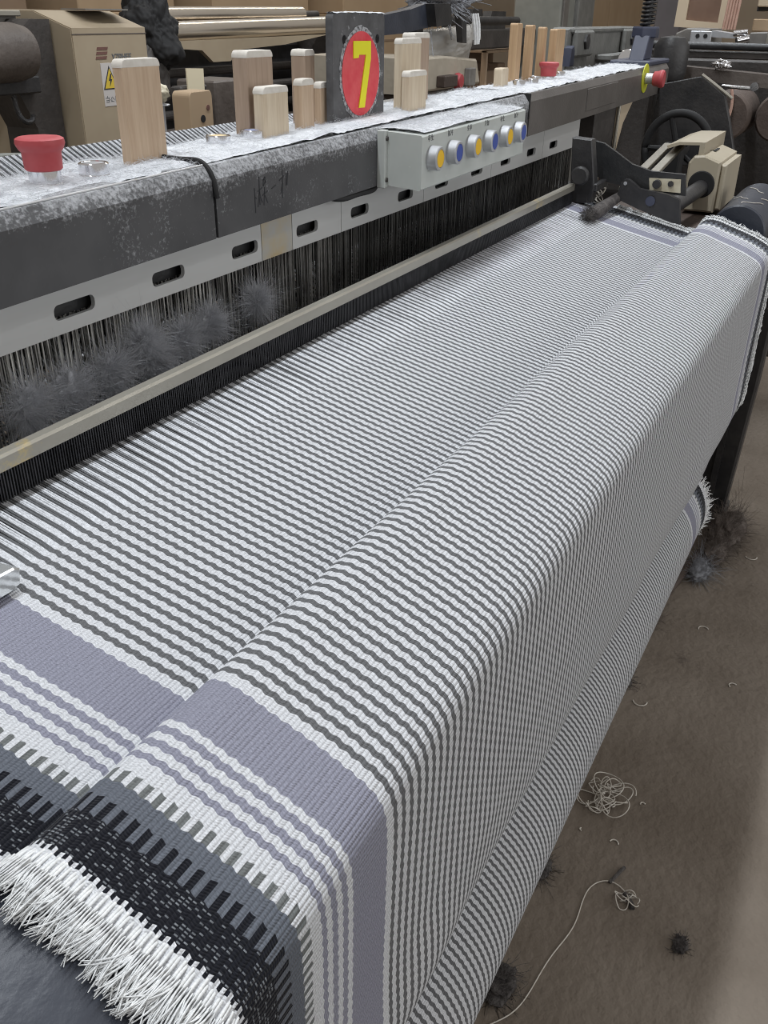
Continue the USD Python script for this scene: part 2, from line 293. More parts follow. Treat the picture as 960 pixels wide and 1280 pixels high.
def tubes(paths, radii, sides=4, caps=False):
    """N polylines of K points as thin tubes, one mesh"""
    p = np.asarray(paths, float); N, K, _ = p.shape
    r = np.broadcast_to(np.asarray(radii, float), (N, K)) if np.ndim(radii) != 1 else np.broadcast_to(np.asarray(radii, float)[None, :], (N, K))
    t = np.gradient(p, axis=1); t /= np.linalg.norm(t, axis=2, keepdims=True) + 1e-12
    ref = np.where(np.abs(t[:, :1, 2:]) < 0.8, [[[0, 0, 1.0]]], [[[1.0, 0, 0]]])
    a = np.cross(t, np.broadcast_to(ref, t.shape)); a /= np.linalg.norm(a, axis=2, keepdims=True) + 1e-12
    b = np.cross(t, a); ang = np.arange(sides) * 2 * np.pi / sides
    v = p[:, :, None] + r[:, :, None, None] * (np.cos(ang)[:, None] * a[:, :, None] + np.sin(ang)[:, None] * b[:, :, None])
    i, j = np.meshgrid(np.arange(K - 1), np.arange(sides), indexing="ij"); i, j = i.ravel(), j.ravel()
    q = np.stack([i * sides + j, i * sides + (j + 1) % sides, (i + 1) * sides + (j + 1) % sides, (i + 1) * sides + j], -1)
    f = np.vstack([q[:, [0, 1, 2]], q[:, [0, 2, 3]]])
    if caps:
        f = np.vstack([f, [[0, k + 1, k] for k in range(1, sides - 1)], [[(K - 1) * sides, (K - 1) * sides + k, (K - 1) * sides + k + 1] for k in range(1, sides - 1)]])
    f = (f[None] + (np.arange(N) * K * sides)[:, None, None]).reshape(-1, 3)
    return trimesh.Trimesh(v.reshape(-1, 3), f, process=False)
def tube(pts, r, sides=8, sub=0):
    p = np.asarray(pts, float)
    if sub:
        from scipy.interpolate import CubicSpline
        t = np.r_[0, np.cumsum(np.linalg.norm(np.diff(p, axis=0), axis=1) + 1e-9)]
        p = CubicSpline(t, p)(np.linspace(0, t[-1], sub))
    return tubes(p[None], r, sides, caps=True)
def blob(c, rad, seed=0, rough=0.35, sub=3, freq=2.2):
    m = trimesh.creation.icosphere(subdivisions=sub); v = np.array(m.vertices)
    k = 1 + rough * 2 * (meshkit.fbm(v * freq + seed * 7.3, 4, seed) - 0.5)
    return trimesh.Trimesh(v * k[:, None] * np.asarray(rad) + np.asarray(c), m.faces, process=False)
def fuzz(c, rad, n, length, seed, r=0.00018, inner=0.5, radial=1.0):
    """short curled fibres standing about an ellipsoid"""
    g = np.random.default_rng(seed); d = g.normal(size=(n, 3)); d /= np.linalg.norm(d, axis=1, keepdims=True)
    p0 = np.asarray(c) + d * np.asarray(rad) * g.uniform(inner, 1.0, (n, 1))
    dirn = d * radial + g.normal(size=(n, 3)) * 0.9; dirn /= np.linalg.norm(dirn, axis=1, keepdims=True)
    bend = g.normal(size=(n, 3)) * (0.6 if radial == 1.0 else 1.1); L = length * g.uniform(0.4, 1.2, (n, 1))
    s = np.linspace(0, 1, 5)[None, :, None]
    return tubes(p0[:, None] + (dirn[:, None] * s + bend[:, None] * s * s) * L[:, None], r, 3)
def strokes(segs, h, o, du, dn, t, dep):
    """characters drawn as bars: segs in a unit square, on a face with axes du (reading) and dn (up), raised along the face normal"""
    du, dn = np.asarray(du, float), np.asarray(dn, float); nrm = np.cross(du, dn); out = []
    for (a, b, c, d) in segs:
        p, q = np.asarray(o) + (a * du + b * dn) * h, np.asarray(o) + (c * du + d * dn) * h
        e = (q - p) / (np.linalg.norm(q - p) + 1e-9); w = np.cross(nrm, e) * t / 2; e = e * t / 2
        base = [p - e - w, q + e - w, q + e + w, p - e + w]
        v = np.array([x + nrm * k for k in (-dep, dep) for x in base])
        f = [[0, 2, 1], [0, 3, 2], [4, 5, 6], [4, 6, 7]] + [x for i in range(4) for x in ([i, (i + 1) % 4, 4 + (i + 1) % 4], [i, 4 + (i + 1) % 4, 4 + i])]
        out.append(trimesh.Trimesh(v, f, process=False))
    return cat(*out)
def patch(x0, x1, y0, y1, z, amp, thr, seed, res=0.004, freq=40, ridge=None):
    """a thin mat of lint lying on a level face, with ragged edges; z may be a function of x"""
    xs, ys = np.arange(x0, x1 + res / 2, res), np.arange(y0, y1 + res / 2, res)
    X, Y = np.meshgrid(xs, ys, indexing="ij")
    q = np.stack([X * freq * 0.6, Y * freq, np.full_like(X, seed * 3.1)], -1)
    h = meshkit.fbm(q, 4, seed) - thr
    e = np.minimum((Y - y0), (y1 - Y)) / (0.25 * (y1 - y0)); h = h + 0.25 * (np.clip(e, 0, 1) - 1) * 1.0
    if ridge is not None: h = h + ridge(X, Y)
    hh = np.clip(h, -0.12, 1) * amp
    zz = (z(X) if callable(z) else z) + hh + 0.16 * amp * (meshkit.noise(q * 6, seed + 5) - 0.5) * (h > 0)
    V = np.stack([X, Y, zz], -1).reshape(-1, 3); n = len(ys)
    i, j = np.meshgrid(np.arange(len(xs) - 1), np.arange(n - 1), indexing="ij"); i, j = i.ravel(), j.ravel()
    F = np.stack([i * n + j, (i + 1) * n + j, (i + 1) * n + j + 1, i * n + j + 1], -1)
    F = F[(h.reshape(-1)[F] > -0.1).any(1)]
    m = trimesh.Trimesh(V, np.vstack([F[:, [0, 1, 2]], F[:, [0, 2, 3]]]), process=False); m.remove_unreferenced_vertices()
    return m
def fluff(m, n, length, seed, r=0.00015):
    """fibres lying loose on a mat of lint"""
    g = np.random.default_rng(seed); v = np.asarray(m.vertices); p = v[g.integers(0, len(v), n)] + g.normal(size=(n, 3)) * [0.003, 0.003, 0.0008]
    d = g.normal(size=(n, 3)) * [1, 1, 0.35]; d /= np.linalg.norm(d, axis=1, keepdims=True); b = g.normal(size=(n, 3)) * [0.6, 0.6, 0.3]
    s = np.linspace(-0.5, 0.5, 5)[None, :, None]; L = length * g.uniform(0.4, 1.3, (n, 1))[:, None]
    q = p[:, None] + (d[:, None] * s + b[:, None] * (s * s - 0.1)) * L; q[..., 2] += 0.0012
    return tubes(q, r, 3)
def tilt(m, k=0.0105, x0=0.85):
    """the top beam rises slightly towards its far end"""
    v, f = vf(m); v = v.copy(); v[:, 2] += k * (v[:, 0] - x0); return trimesh.Trimesh(v, f, process=False)
def grid_mesh(V):
    a, b = V.shape[:2]; i, j = np.meshgrid(np.arange(a - 1), np.arange(b - 1), indexing="ij"); i, j = i.ravel(), j.ravel()
    q = np.stack([i * b + j, (i + 1) * b + j, (i + 1) * b + j + 1, i * b + j + 1], -1)
    return trimesh.Trimesh(V.reshape(-1, 3), np.vstack([q[:, [0, 1, 2]], q[:, [0, 2, 3]]]), process=False)

# ---------------------------------------------------------------- the setting
FX0, FX1, FY0, FY1 = -3.0, 16.0, -4.0, 8.0
solo("floor", box(FX0, FX1, FY0, FY1, -0.1, 0.0, 0.001), "concrete", kind="structure")
solo("wall_back", box(FX0, FX1 + 0.2, FY1, FY1 + 0.2, 0, 4.2, 0.001), "plaster", kind="structure")
solo("wall_right", box(FX1, FX1 + 0.2, FY0, FY1, 0, 4.2, 0.001), "plaster", kind="structure")

# ---------------------------------------------------------------- the woven cloth
def resample(p, n):
    p = np.asarray(p, float); t = np.r_[0, np.cumsum(np.linalg.norm(np.diff(p, axis=0), axis=1))]
    s = np.linspace(0, t[-1], n)
    from scipy.interpolate import PchipInterpolator
    return np.column_stack([PchipInterpolator(t, p[:, k])(s) for k in (0, 1)]), s
PROFILE = [(0.4640, 0.8900), (0.40, 0.8759), (0.34, 0.8627), (0.304, 0.8547), (0.2955, 0.8522), (0.2905, 0.8525), (0.2885, 0.8565), (0.2872, 0.8620), (0.2850, 0.8680), (0.2818, 0.8740), (0.2765, 0.8782), (0.2690, 0.8796), (0.2595, 0.8782),
           (0.236, 0.8695), (0.211, 0.8600), (0.187, 0.8495), (0.1735, 0.8420), (0.1660, 0.8345), (0.1622, 0.8235), (0.1612, 0.805), (0.1610, 0.74), (0.1610, 0.66), (0.1612, 0.61), (0.1650, 0.575), (0.178, 0.545),
           (0.205, 0.515), (0.245, 0.490), (0.30, 0.465), (0.36, 0.43), (0.40, 0.37), (0.402, 0.30)]
prof, sv = resample(PROFILE, 640)
def cloth_at(x, y, z):
    """small skew of the front of the machine; the cloth hangs a little lower at its far end"""
    k = np.clip((0.30 - y) / 0.10, 0, 1) * (z > 0.45)
    y = y - 0.018 * (x - 0.30) / 1.43 * k
    z = z - 0.05 * np.clip((x - 0.58) / 1.2, 0, 1) * np.clip((0.70 - z) / 0.1, 0, 1) + 0.004 * np.clip((x - 0.4) / 1.3, 0, 1) * ((y < 0.30) & (z > 0.8))
    return y, z
XN, XF = 0.173, 1.882                       # woven edges; loose ends stand out beyond them
xs = np.linspace(XN, XF, 180)
Xg, Sg = np.meshgrid(xs, sv, indexing="ij")
yy, zz = cloth_at(Xg, np.broadcast_to(prof[:, 0], Xg.shape), np.broadcast_to(prof[:, 1], Xg.shape))
ruck = (meshkit.fbm(np.stack([Xg * 5, Sg * 7, Xg * 0], -1), 3, 3) - 0.5)
yy = yy + 0.010 * ruck * np.clip((0.80 - zz) / 0.15, 0, 1) * (zz > 0.5)
zz = zz + 0.0022 * ruck * (zz > 0.84)
web = grid_mesh(np.stack([Xg, yy, zz], -1)); web_uv = np.stack([Xg, Sg], -1).reshape(-1, 2)
if np.asarray(web.face_normals)[0][2] < 0: web = trimesh.Trimesh(web.vertices, web.faces[:, ::-1], process=False)
def fringe_along(x, out, n_per, s0, s1, seed, length):
    g = np.random.default_rng(seed); S = np.arange(s0, s1, 0.0024); S = np.repeat(S, n_per); N = len(S)
    S = S + g.normal(size=N) * 0.0012
    i = np.clip(np.searchsorted(sv, S), 2, len(sv) - 3); y, z = cloth_at(np.full(N, x), prof[i, 0], prof[i, 1])
    t = np.column_stack([prof[i + 2, 0] - prof[i - 2, 0], prof[i + 2, 1] - prof[i - 2, 1]]); t /= np.linalg.norm(t, axis=1, keepdims=True)
    nr = np.column_stack([np.zeros(N), t[:, 1], -t[:, 0]]); tt = np.column_stack([np.zeros(N), t])
    nr *= np.sign(nr[:, 2:] - nr[:, 1:2] * 0.2 + 1e-6)
    cid = np.floor((S + g.normal(size=N) * 0.0012) / 0.0052).astype(int); clump = (g.random(cid.max() + 2)[cid] - 0.5)
    mid = (cid + 0.5) * 0.0052; L = length * g.uniform(0.78, 1.10, N) * (1 + 0.45 * (g.random(cid.max() + 2)[cid] - 0.5))
    lean = g.normal(size=N) * 0.15 + 0.65 * clump - 0.12 + (mid - S) * 0.30 / length
    base = np.column_stack([x + out * -0.006 + g.normal(size=N) * 0.0008, y, z]) + nr * g.uniform(0.0002, 0.0030, (N, 1))
    s = np.linspace(0, 1, 5)[None, :, None]
    lift = g.normal(size=N) * 0.07 + 0.10; droop = -0.25 - 0.16 * g.random(N)
    path = base[:, None] + L[:, None, None] * (s * np.array([out, 0, 0]) + s * s * lean[:, None, None] * tt[:, None] + s * lift[:, None, None] * nr[:, None] + s ** 2 * droop[:, None, None] * nr[:, None] * 0.55)
    return tubes(path, np.array([0.00056, 0.00062, 0.00060, 0.00052, 0.00030]), 3)
def ridge_weft(x, s0, s1, seed):
    """white weft loops standing proud in the woven white edge"""
    g = np.random.default_rng(seed); S = np.arange(s0, s1, 0.0024); N = len(S)
    i = np.clip(np.searchsorted(sv, S), 2, len(sv) - 3); y, z = cloth_at(np.full(N, x), prof[i, 0], prof[i, 1])
    t = np.column_stack([prof[i + 2, 0] - prof[i - 2, 0], prof[i + 2, 1] - prof[i - 2, 1]]); t /= np.linalg.norm(t, axis=1, keepdims=True)
    nr = np.column_stack([np.zeros(N), t[:, 1], -t[:, 0]]); nr *= np.sign(nr[:, 2:] - nr[:, 1:2] * 0.2 + 1e-6)
    s = np.linspace(-1, 1, 6)[None, :, None]
    base = np.column_stack([np.full(N, x), y, z])
    hgt = 0.0012 * (1 - s ** 2) - 0.0004
    path = base[:, None] + s * 0.0078 * np.array([1.0, 0, 0]) * g.uniform(0.8, 1.15, (N, 1, 1)) + hgt * nr[:, None] * g.uniform(0.7, 1.3, (N, 1, 1))
    return tubes(path, 0.00085, 5)
T = Thing("woven_rug_cloth", "grey and white striped woven rug cloth draped over the breast beam of the loom", "cloth")
T.part("cloth_web", web, "cloth", smooth=True, uv=web_uv)
T.part("fringe", fringe_along(XN, -1, 13, 0.02, 0.85, 11, 0.0195), "fringe", label="loose white thread ends along the near edge", kind="stuff", smooth=True)
T.part("edge_weft", ridge_weft(0.1805, 0.02, 0.85, 12), "fringe", label="white ridged edge weave", kind="stuff", smooth=True)
T.part("edge_weft", ridge_weft(1.8745, 0.02, 0.85, 14), "fringe", kind="stuff", smooth=True)
T.part("fringe", fringe_along(XF, 1, 8, 0.02, 0.85, 13, 0.021), "fringe", label="loose white thread ends along the far edge", kind="stuff", smooth=True)
# the cloth has a thickness: its underside
T.done()

# finished cloth wound up below
RC = (0.281, 0.263)
def roll_r(x): return 0.103 + 0.012 * np.clip((x - 0.6) / 1.2, 0, 1.1)
an = np.linspace(0, 2 * np.pi, 97); xr = np.linspace(XN, XF, 120)
Xr, A = np.meshgrid(xr, an, indexing="ij"); rr_ = roll_r(Xr) + 0.0015 * (meshkit.noise(np.stack([Xr * 4, np.cos(A) * 2, np.sin(A) * 2], -1), 4) - 0.5)
Vr = np.stack([Xr, RC[0] + rr_ * np.cos(A), RC[1] + rr_ * np.sin(A)], -1)
roll = grid_mesh(Vr); roll_uv = np.stack([Xr, A * 0.11], -1).reshape(-1, 2)
ctr = np.array([1.0, RC[0], RC[1]]); fc = np.asarray(roll.triangles_center)[50] - ctr; fc[0] = 0
if np.dot(np.asarray(roll.face_normals)[50], fc) < 0: roll = trimesh.Trimesh(roll.vertices, roll.faces[:, ::-1], process=False)
T = Thing("cloth_roll", "roll of finished striped cloth wound up low under the loom, just above the floor", "cloth roll")
T.part("wound_cloth", roll, "cloth", smooth=True, uv=roll_uv)
for x in (XN, XF):
    T.part("roll_end", lathe([(0.03, 0), (0.06, 0.002), (0.08, -0.001), (0.1, 0.001), (float(roll_r(x)) - 0.001, 0.0)], (x - 0.001 * np.sign(x - 1), RC[0], RC[1]), 'x', 48), "fringe", label="layered white edge of the wound cloth")
T.part("roller_tube", cyl((-0.05, *RC), (2.30, *RC), 0.034, 24), "dark_iron", label="dark steel take-up tube", smooth=40)
g = np.random.default_rng(21); N = 900; a = g.uniform(0, 2 * np.pi, N); rr2 = roll_r(XF) - 0.001 + g.normal(size=N) * 0.001
rad = np.column_stack([np.zeros(N), np.cos(a), np.sin(a)]); base = np.array([XF - 0.003, *RC]) + rad * rr2[:, None]
s = np.linspace(0, 1, 4)[None, :, None]; L = 0.024 * g.uniform(0.6, 1.15, (N, 1, 1)); jit = g.normal(size=(N, 1, 3)) * [0, 0.28, 0.28]
T.part("fringe", tubes(base[:, None] + L * (s * np.array([1.0, 0, 0]) + s * s * jit + s * 0.15 * rad[:, None]), np.array([0.0008, 0.0008, 0.0007, 0.0004]), 4), "fringe", kind="stuff", label="loose thread ends on the far end of the roll")
T.done()

# ---------------------------------------------------------------- breast beam under the cloth
bb = [(0.2835, 0.70), (0.2835, 0.855), (0.2800, 0.8655), (0.2745, 0.8705), (0.2650, 0.8718), (0.2550, 0.8702), (0.235, 0.8648), (0.211, 0.8552), (0.188, 0.8448), (0.1765, 0.8380), (0.1705, 0.8320), (0.1672, 0.8220), (0.1665, 0.80), (0.1665, 0.70)]
def skew(m):
    v, f = vf(m); v = v.copy(); v[:, 1] -= 0.018 * (v[:, 0] - 0.30) / 1.43 * np.clip((0.30 - v[:, 1]) / 0.10, 0, 1); return trimesh.Trimesh(v, f, process=False)
segs = [prism(bb, 'x', a, b) for a, b in ((-0.25, 0.4), (0.4, 1.0), (1.0, 1.6), (1.6, 1.93))]
T = Thing("breast_beam", "dark navy breast beam showing beyond both edges of the striped cloth", "machine part")
T.part("beam_bar", skew(prism(bb, 'x', -0.25, 1.93)), "navy", smooth=35)
# the bare rubber covered roller end beyond the far fringe
T.part("roller_end", lathe([(0, 0), (0.050, 0), (0.053, 0.003), (0.053, 0.30), (0.050, 0.303), (0, 0.303)], (1.932, 0.222, 0.850), 'x', 40), "navy", label="round bare end with threads caught on it", smooth=40)
for k in range(5):
    g = np.random.default_rng(60 + k); a0 = g.uniform(1.0, 2.6); x0 = 1.95 + 0.05 * k
    p = [(x0 + 0.012 * i + g.normal() * 0.004, 0.222 + 0.0545 * math.cos(a0 + 0.13 * i * (-1) ** k), 0.850 + 0.0545 * math.sin(a0 + 0.13 * i * (-1) ** k)) for i in range(6)]
    T.part("caught_thread", tube(p, 0.0007, 5, 20), "thread", parent=1)
T.done()
solo("added_inner_panel", box(-0.14, 2.25, 0.42, 0.465, 0.30, 0.80, 0.004), "black_metal", "unseen black metal panel added behind the hanging cloth", "machine part")  # unseen panel, added to close off the space behind the cloth

# ---------------------------------------------------------------- reed
T = Thing("reed", "long reed with pale metal cap rail and black dents in front of the heddles", "loom reed")
T.part("cap_rail", prism([(0.5110, 0.9262), (0.5215, 0.9262), (0.5220, 0.9367), (0.5205, 0.9387), (0.5125, 0.9387), (0.5105, 0.9367)], 'x', 0.10, 1.782), "cap", smooth=30, label="pale brass stained cap rail")
nd = np.arange(0.11, 1.775, 0.0026)
pd = np.stack([np.stack([np.full(2, x), np.full(2, 0.5165), np.array([0.9264, 0.845])], -1) for x in nd])
def blades(p, wx, wy):
    N = len(p); o = np.array([[-wx, -wy, 0], [wx, -wy, 0], [wx, wy, 0], [-wx, wy, 0]])
    v = (p[:, :, None] + o[None, None]).reshape(N, 8, 3)
    f = np.array([x for i in range(4) for x in ([i, 4 + i, 4 + (i + 1) % 4], [i, 4 + (i + 1) % 4, (i + 1) % 4])])
    return trimesh.Trimesh(v.reshape(-1, 3), (f[None] + (np.arange(N) * 8)[:, None, None]).reshape(-1, 3), process=False)
T.part("dents", blades(pd, 0.00055, 0.005), "dent", kind="stuff", label="fine black reed wires")
T.part("lower_rail", box(0.10, 1.782, 0.508, 0.526, 0.825, 0.846, 0.002), "dark_iron")
T.done()
solo("unseen_sley_beam", box(-0.1, 2.1, 0.480, 0.545, 0.70, 0.823, 0.006), "dark_iron", "unseen dark sley beam carrying the reed under the warp", "machine part")  # out of view, fills the space below the reed

# ---------------------------------------------------------------- warp yarns from the back roller through the heddles and reed to the cloth
g = np.random.default_rng(31); xw = np.arange(0.197, 1.858, 0.00115); N = len(xw)
shed = np.where(np.arange(N) % 2 == 0, 1.0, -1.0) * (1 + 0.3 * g.normal(size=N))
jx = g.normal(size=N) * 0.00016
yk = np.array([0.4520, 0.4645, 0.4900, 0.5165, 0.575, 0.660, 0.800, 0.975])
zk = np.array([0.8865, 0.8908, 0.8968, 0.9032, 0.872, 0.866, 0.958, 1.0558])
ak = np.array([0.0, 0.0001, 0.0003, 0.0004, 0.008, 0.010, 0.004, 0.0003])
W = np.stack([xw[:, None] + jx[:, None] * np.array([0, 0.4, 1, 1, 1, 2, 2, 2]), np.broadcast_to(yk, (N, 8)), zk + shed[:, None] * ak], -1)
wm = tubes(W, 0.00080, 4)
wuv = np.stack([np.repeat(xw, 32), np.tile(np.repeat(yk, 4), N)], -1)
solo("warp_yarn_sheet", wm, "warp", "stretched sheet of fine white and dark warp yarns running back from the cloth", "yarn", kind="stuff", smooth=True, uv=wuv)
solo("whip_roller", cyl((0.0, 0.985, 1.0105), (2.1, 0.985, 1.0105), 0.0435, 28), "grey_iron", "grey back roller under the warp yarns behind the beam", "roller", smooth=40)

# ---------------------------------------------------------------- heald frames
def slot(x, z, w=0.049, h=0.0135, n=6):
    r = 0.0055; p = []
    for cx_, cz_, a0 in ((x + w / 2 - r, z + h / 2 - r, 0), (x - w / 2 + r, z + h / 2 - r, 90), (x - w / 2 + r, z - h / 2 + r, 180), (x + w / 2 - r, z - h / 2 + r, 270)):
        p += [(cx_ + r * math.cos(math.radians(a0 + 90 * i / n)), cz_ + r * math.sin(math.radians(a0 + 90 * i / n))) for i in range(n + 1)]
    return p
ZS = H - 0.2305; ZB, ZT = H - 0.2495, H - 0.185
slots = [0.308, 0.440] + [0.5725, 0.700, 0.830, 0.960, 1.092, 1.229, 1.356, 1.499, 1.634, 1.772, 1.906]
T = Thing("heald_frame", "front heald frame with slotted aluminium rail and rows of steel heddles", "heald frame")
cuts = [0.12, 0.862, 0.926, 1.042, 1.290, 1.565, 1.840, 2.08]
for a, b in zip(cuts[:-1], cuts[1:]):
    hs = [slot(x, ZS) for x in slots if a + 0.028 < x < b - 0.028]
    T.part("rail_panel", prism([(a + 0.0006, ZB), (b - 0.0006, ZB), (b - 0.0006, ZT), (a + 0.0006, ZT)], 'y', 0.600, 0.6045, holes=hs), "alu_stained" if abs(a - 0.862) < 1e-6 else "alu", label="rail section with a yellow brown stain" if abs(a - 0.862) < 1e-6 else None)
T.part("rail_back", box(0.12, 2.08, 0.612, 0.616, ZB, ZT, 0.0008), "plate", label="dark inner rail seen through the slots")
hd = np.sort(np.concatenate([np.arange(0.13, 2.07, 0.0034), np.arange(0.13, 2.07, 0.0047)])); g = np.random.default_rng(41)
hx = hd + g.normal(size=len(hd)) * 0.0011
ph = np.stack([np.stack([np.array([x, x + g.normal() * 0.0014]), np.full(2, 0.6085 + (i % 3) * 0.0014), np.array([ZB + 0.012, 0.800])], -1) for i, x in enumerate(hx)])
g2 = np.random.default_rng(43); hm = ph[:, 0, 0] + g2.normal(size=len(ph)) * 0.05
for sel, m_, lab in ((hm < 0.80, "heddle", "closely spaced bright steel heddle wires"), ((hm >= 0.80) & (hm < 1.05), "heddle_mid", "closely spaced mid grey steel heddle wires"), (hm >= 1.05, "heddle_dark", "closely spaced dark heddle wires")):  # wire colour is set darker in steps towards the far end
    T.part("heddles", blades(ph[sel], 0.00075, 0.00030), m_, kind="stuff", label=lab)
T.part("lower_rail", box(0.12, 2.08, 0.604, 0.616, 0.77, 0.80, 0.002), "alu")
T.done()
T = Thing("heald_frame", "second heald frame hidden in the dark behind the front heddles", "heald frame")
T.part("top_rail", box(0.12, 2.08, 0.632, 0.646, ZB - 0.006, ZT, 0.001), "plate")
ph2 = ph.copy()[::2]; ph2[:, :, 1] += 0.030; ph2[:, 0, 2] -= 0.012
T.part("heddles", blades(ph2, 0.00075, 0.0003), "heddle", kind="stuff")
T.part("lower_rail", box(0.12, 2.08, 0.632, 0.646, 0.765, 0.795, 0.002), "plate")
T.done()
solo("added_lower_backing", box(0.12, 2.10, 0.675, 0.690, 0.70, 0.845, 0.002), "black_matt", "unseen black backing added behind the heald frames below the warp", "machine part")  # unseen backing, added to keep the gap behind the heddles dark
solo("added_upper_backing", box(0.12, 2.10, 0.690, 0.700, 0.905, 1.005, 0.002), "black_matt", "unseen black backing added behind the heald rails above the warp", "machine part")  # upper half of the added backing, stops light from behind the rails

lumps = [((0.500, 0.594, 0.921), (0.022, 0.006, 0.022)), ((0.548, 0.594, 0.9185), (0.026, 0.007, 0.026)), ((0.600, 0.593, 0.920), (0.024, 0.006, 0.022)), ((0.648, 0.594, 0.934), (0.015, 0.006, 0.023)),
         ((0.663, 0.594, 0.912), (0.018, 0.006, 0.017)), ((0.705, 0.594, 0.923), (0.018, 0.005, 0.018)), ((0.752, 0.594, 0.927), (0.018, 0.005, 0.017)), ((0.838, 0.594, 0.931), (0.013, 0.005, 0.013))]
where = ["largest clump of grey lint at the far left", "broad clump of grey lint second from the left", "clump of grey lint third from the left", "tall clump of grey lint reaching up to the slotted rail", "low clump of grey lint under the tall one",
         "grey lint clump left of the right-hand pair", "clump of grey lint near the middle of the heddles", "small clump of grey lint farthest right on the heddles"]
for i, ((c, r), wh) in enumerate(zip(lumps, where)):
    r = (r[0] * 0.82, r[1], r[2] * 0.86)
    T = Thing("lint_clump", wh + ", hanging on the heddle wires", "lint", "lint clumps on the heddles")
    T.part("lint_core", blob(c, np.array(r) * [0.74, 0.7, 0.74], i, 0.9, 4, 2.2), "lint_soft", smooth=True)
    T.part("fibres", fuzz(c, np.array(r) * 0.92, 3600, 0.011, 100 + i, 0.00007, 0.5, 0.25), "lint_soft", kind="stuff")
    T.done()

# ---------------------------------------------------------------- top beam
def beam_profile(zt, zb, y0=0.578, y1=0.700):
    return [(y0, zb), (y1, zb), (y1, zt - 0.002), (y1 - 0.004, zt), (y0 + 0.011, zt), (y0 + 0.0085, zt - 0.0012), (y0, zt - 0.013)]
ZTOP, ZBOT = H - 0.1320, H - 0.2010
def ztop(x): return ZTOP + 0.0105 * (x - 0.85)
T = Thing("loom_crossbar", "dark grey steel top beam of the loom, dusted with white lint", "loom beam")
T.part("beam_section", tilt(prism(beam_profile(ZTOP, ZBOT), 'x', 0.02, 0.752)), "beam", label="near section with a bright bare edge")
T.part("beam_section", tilt(prism(beam_profile(ZTOP, ZBOT), 'x', 0.756, 1.672)), "beam", label="middle section carrying the control box")
T.part("beam_section", tilt(prism(beam_profile(ZTOP + 0.001, ZBOT, 0.577), 'x', 1.676, 2.80)), "beam_brown", label="brownish far section")
T.part("edge_strip", tilt(cyl((0.02, 0.5885, ZTOP), (0.752, 0.5885, ZTOP), 0.0011, 8)), "bright_edge", label="bare bright edge")
T.part("seam_cord", tilt(tube([(0.757, 0.672, ZTOP + 0.002), (0.756, 0.64, ZTOP + 0.0035), (0.757, 0.610, ZTOP + 0.003), (0.7555, 0.592, ZTOP + 0.0022), (0.7540, 0.579, ZTOP - 0.010), (0.7535, 0.5755, ZTOP - 0.022), (0.7540, 0.5745, ZTOP - 0.030)], 0.0026, 8, 40)), "black_matt", label="black cord lying over the seam")
T.part("seam_gap", tilt(box(1.6715, 1.6765, 0.5765, 0.69, ZTOP - 0.04, ZTOP + 0.0015, 0.0005)), "black_matt", label="black seam")
# patched rectangle riveted to the far section
T.part("cover_patch", tilt(box(2.03, 2.27, 0.5755, 0.578, ZBOT + 0.012, ZTOP - 0.014, 0.0008)), "beam_brown", label="thin rectangular cover patch")
hand = [(0.02, 0.05, 0.02, 0.75), (0.02, 0.5, 0.10, 0.45),
        (0.28, 0.25, 0.28, 1.05), (0.20, 0.65, 0.42, 0.72), (0.27, 0.6, 0.17, 0.2), (0.29, 0.55, 0.40, 0.3), (0.50, 0.78, 0.62, 0.86), (0.50, 0.78, 0.52, 0.95), (0.62, 0.86, 0.60, 1.0), (0.52, 0.95, 0.60, 1.0), (0.45, 0.50, 0.72, 0.58), (0.56, 0.7, 0.50, 0.2), (0.58, 0.45, 0.70, 0.25),
        (0.98, 0.62, 1.18, 0.68),
        (1.42, 0.80, 1.68, 0.90), (1.58, 0.25, 1.60, 1.08), (1.58, 0.7, 1.48, 0.4), (1.82, 0.95, 1.80, 0.60), (1.92, 1.0, 1.86, 0.62)]
T.part("handwriting", tilt(strokes(hand, 0.034, (0.822, 0.5779, ZBOT + 0.012), (1, 0, 0), (0, 0, 1), 0.0013, 0.0003)), "ink", label="faint handwritten characters")
T.done()
# lint on the beam
T = Thing("beam_lint", "layer of white lint dust lying along the top of the dark beam", "lint", kind="stuff")
def rd(X, Y): return 0.22 * np.clip((X - 0.70) / 0.5, 0, 1) - 0.05
m1 = tilt(patch(0.40, 0.752, 0.592, 0.700, ZTOP + 0.0004, 0.0075, 0.26, 1, ridge=rd)); m2 = tilt(patch(0.758, 1.670, 0.590, 0.702, ZTOP + 0.0006, 0.0085, 0.16, 2, ridge=rd)); m3_ = tilt(patch(1.68, 2.62, 0.588, 0.702, ZTOP + 0.0014, 0.010, 0.18, 3))
for m in (m1, m2, m3_): T.part("lint_mat", m, "lint", smooth=True, kind="stuff")
T.part("fibres", cat(fluff(m1, 6000, 0.010, 71, 0.00009), fluff(m2, 6000, 0.011, 72, 0.0001), fluff(m3_, 2000, 0.013, 73, 0.00012)), "lint", kind="stuff")
T.done()

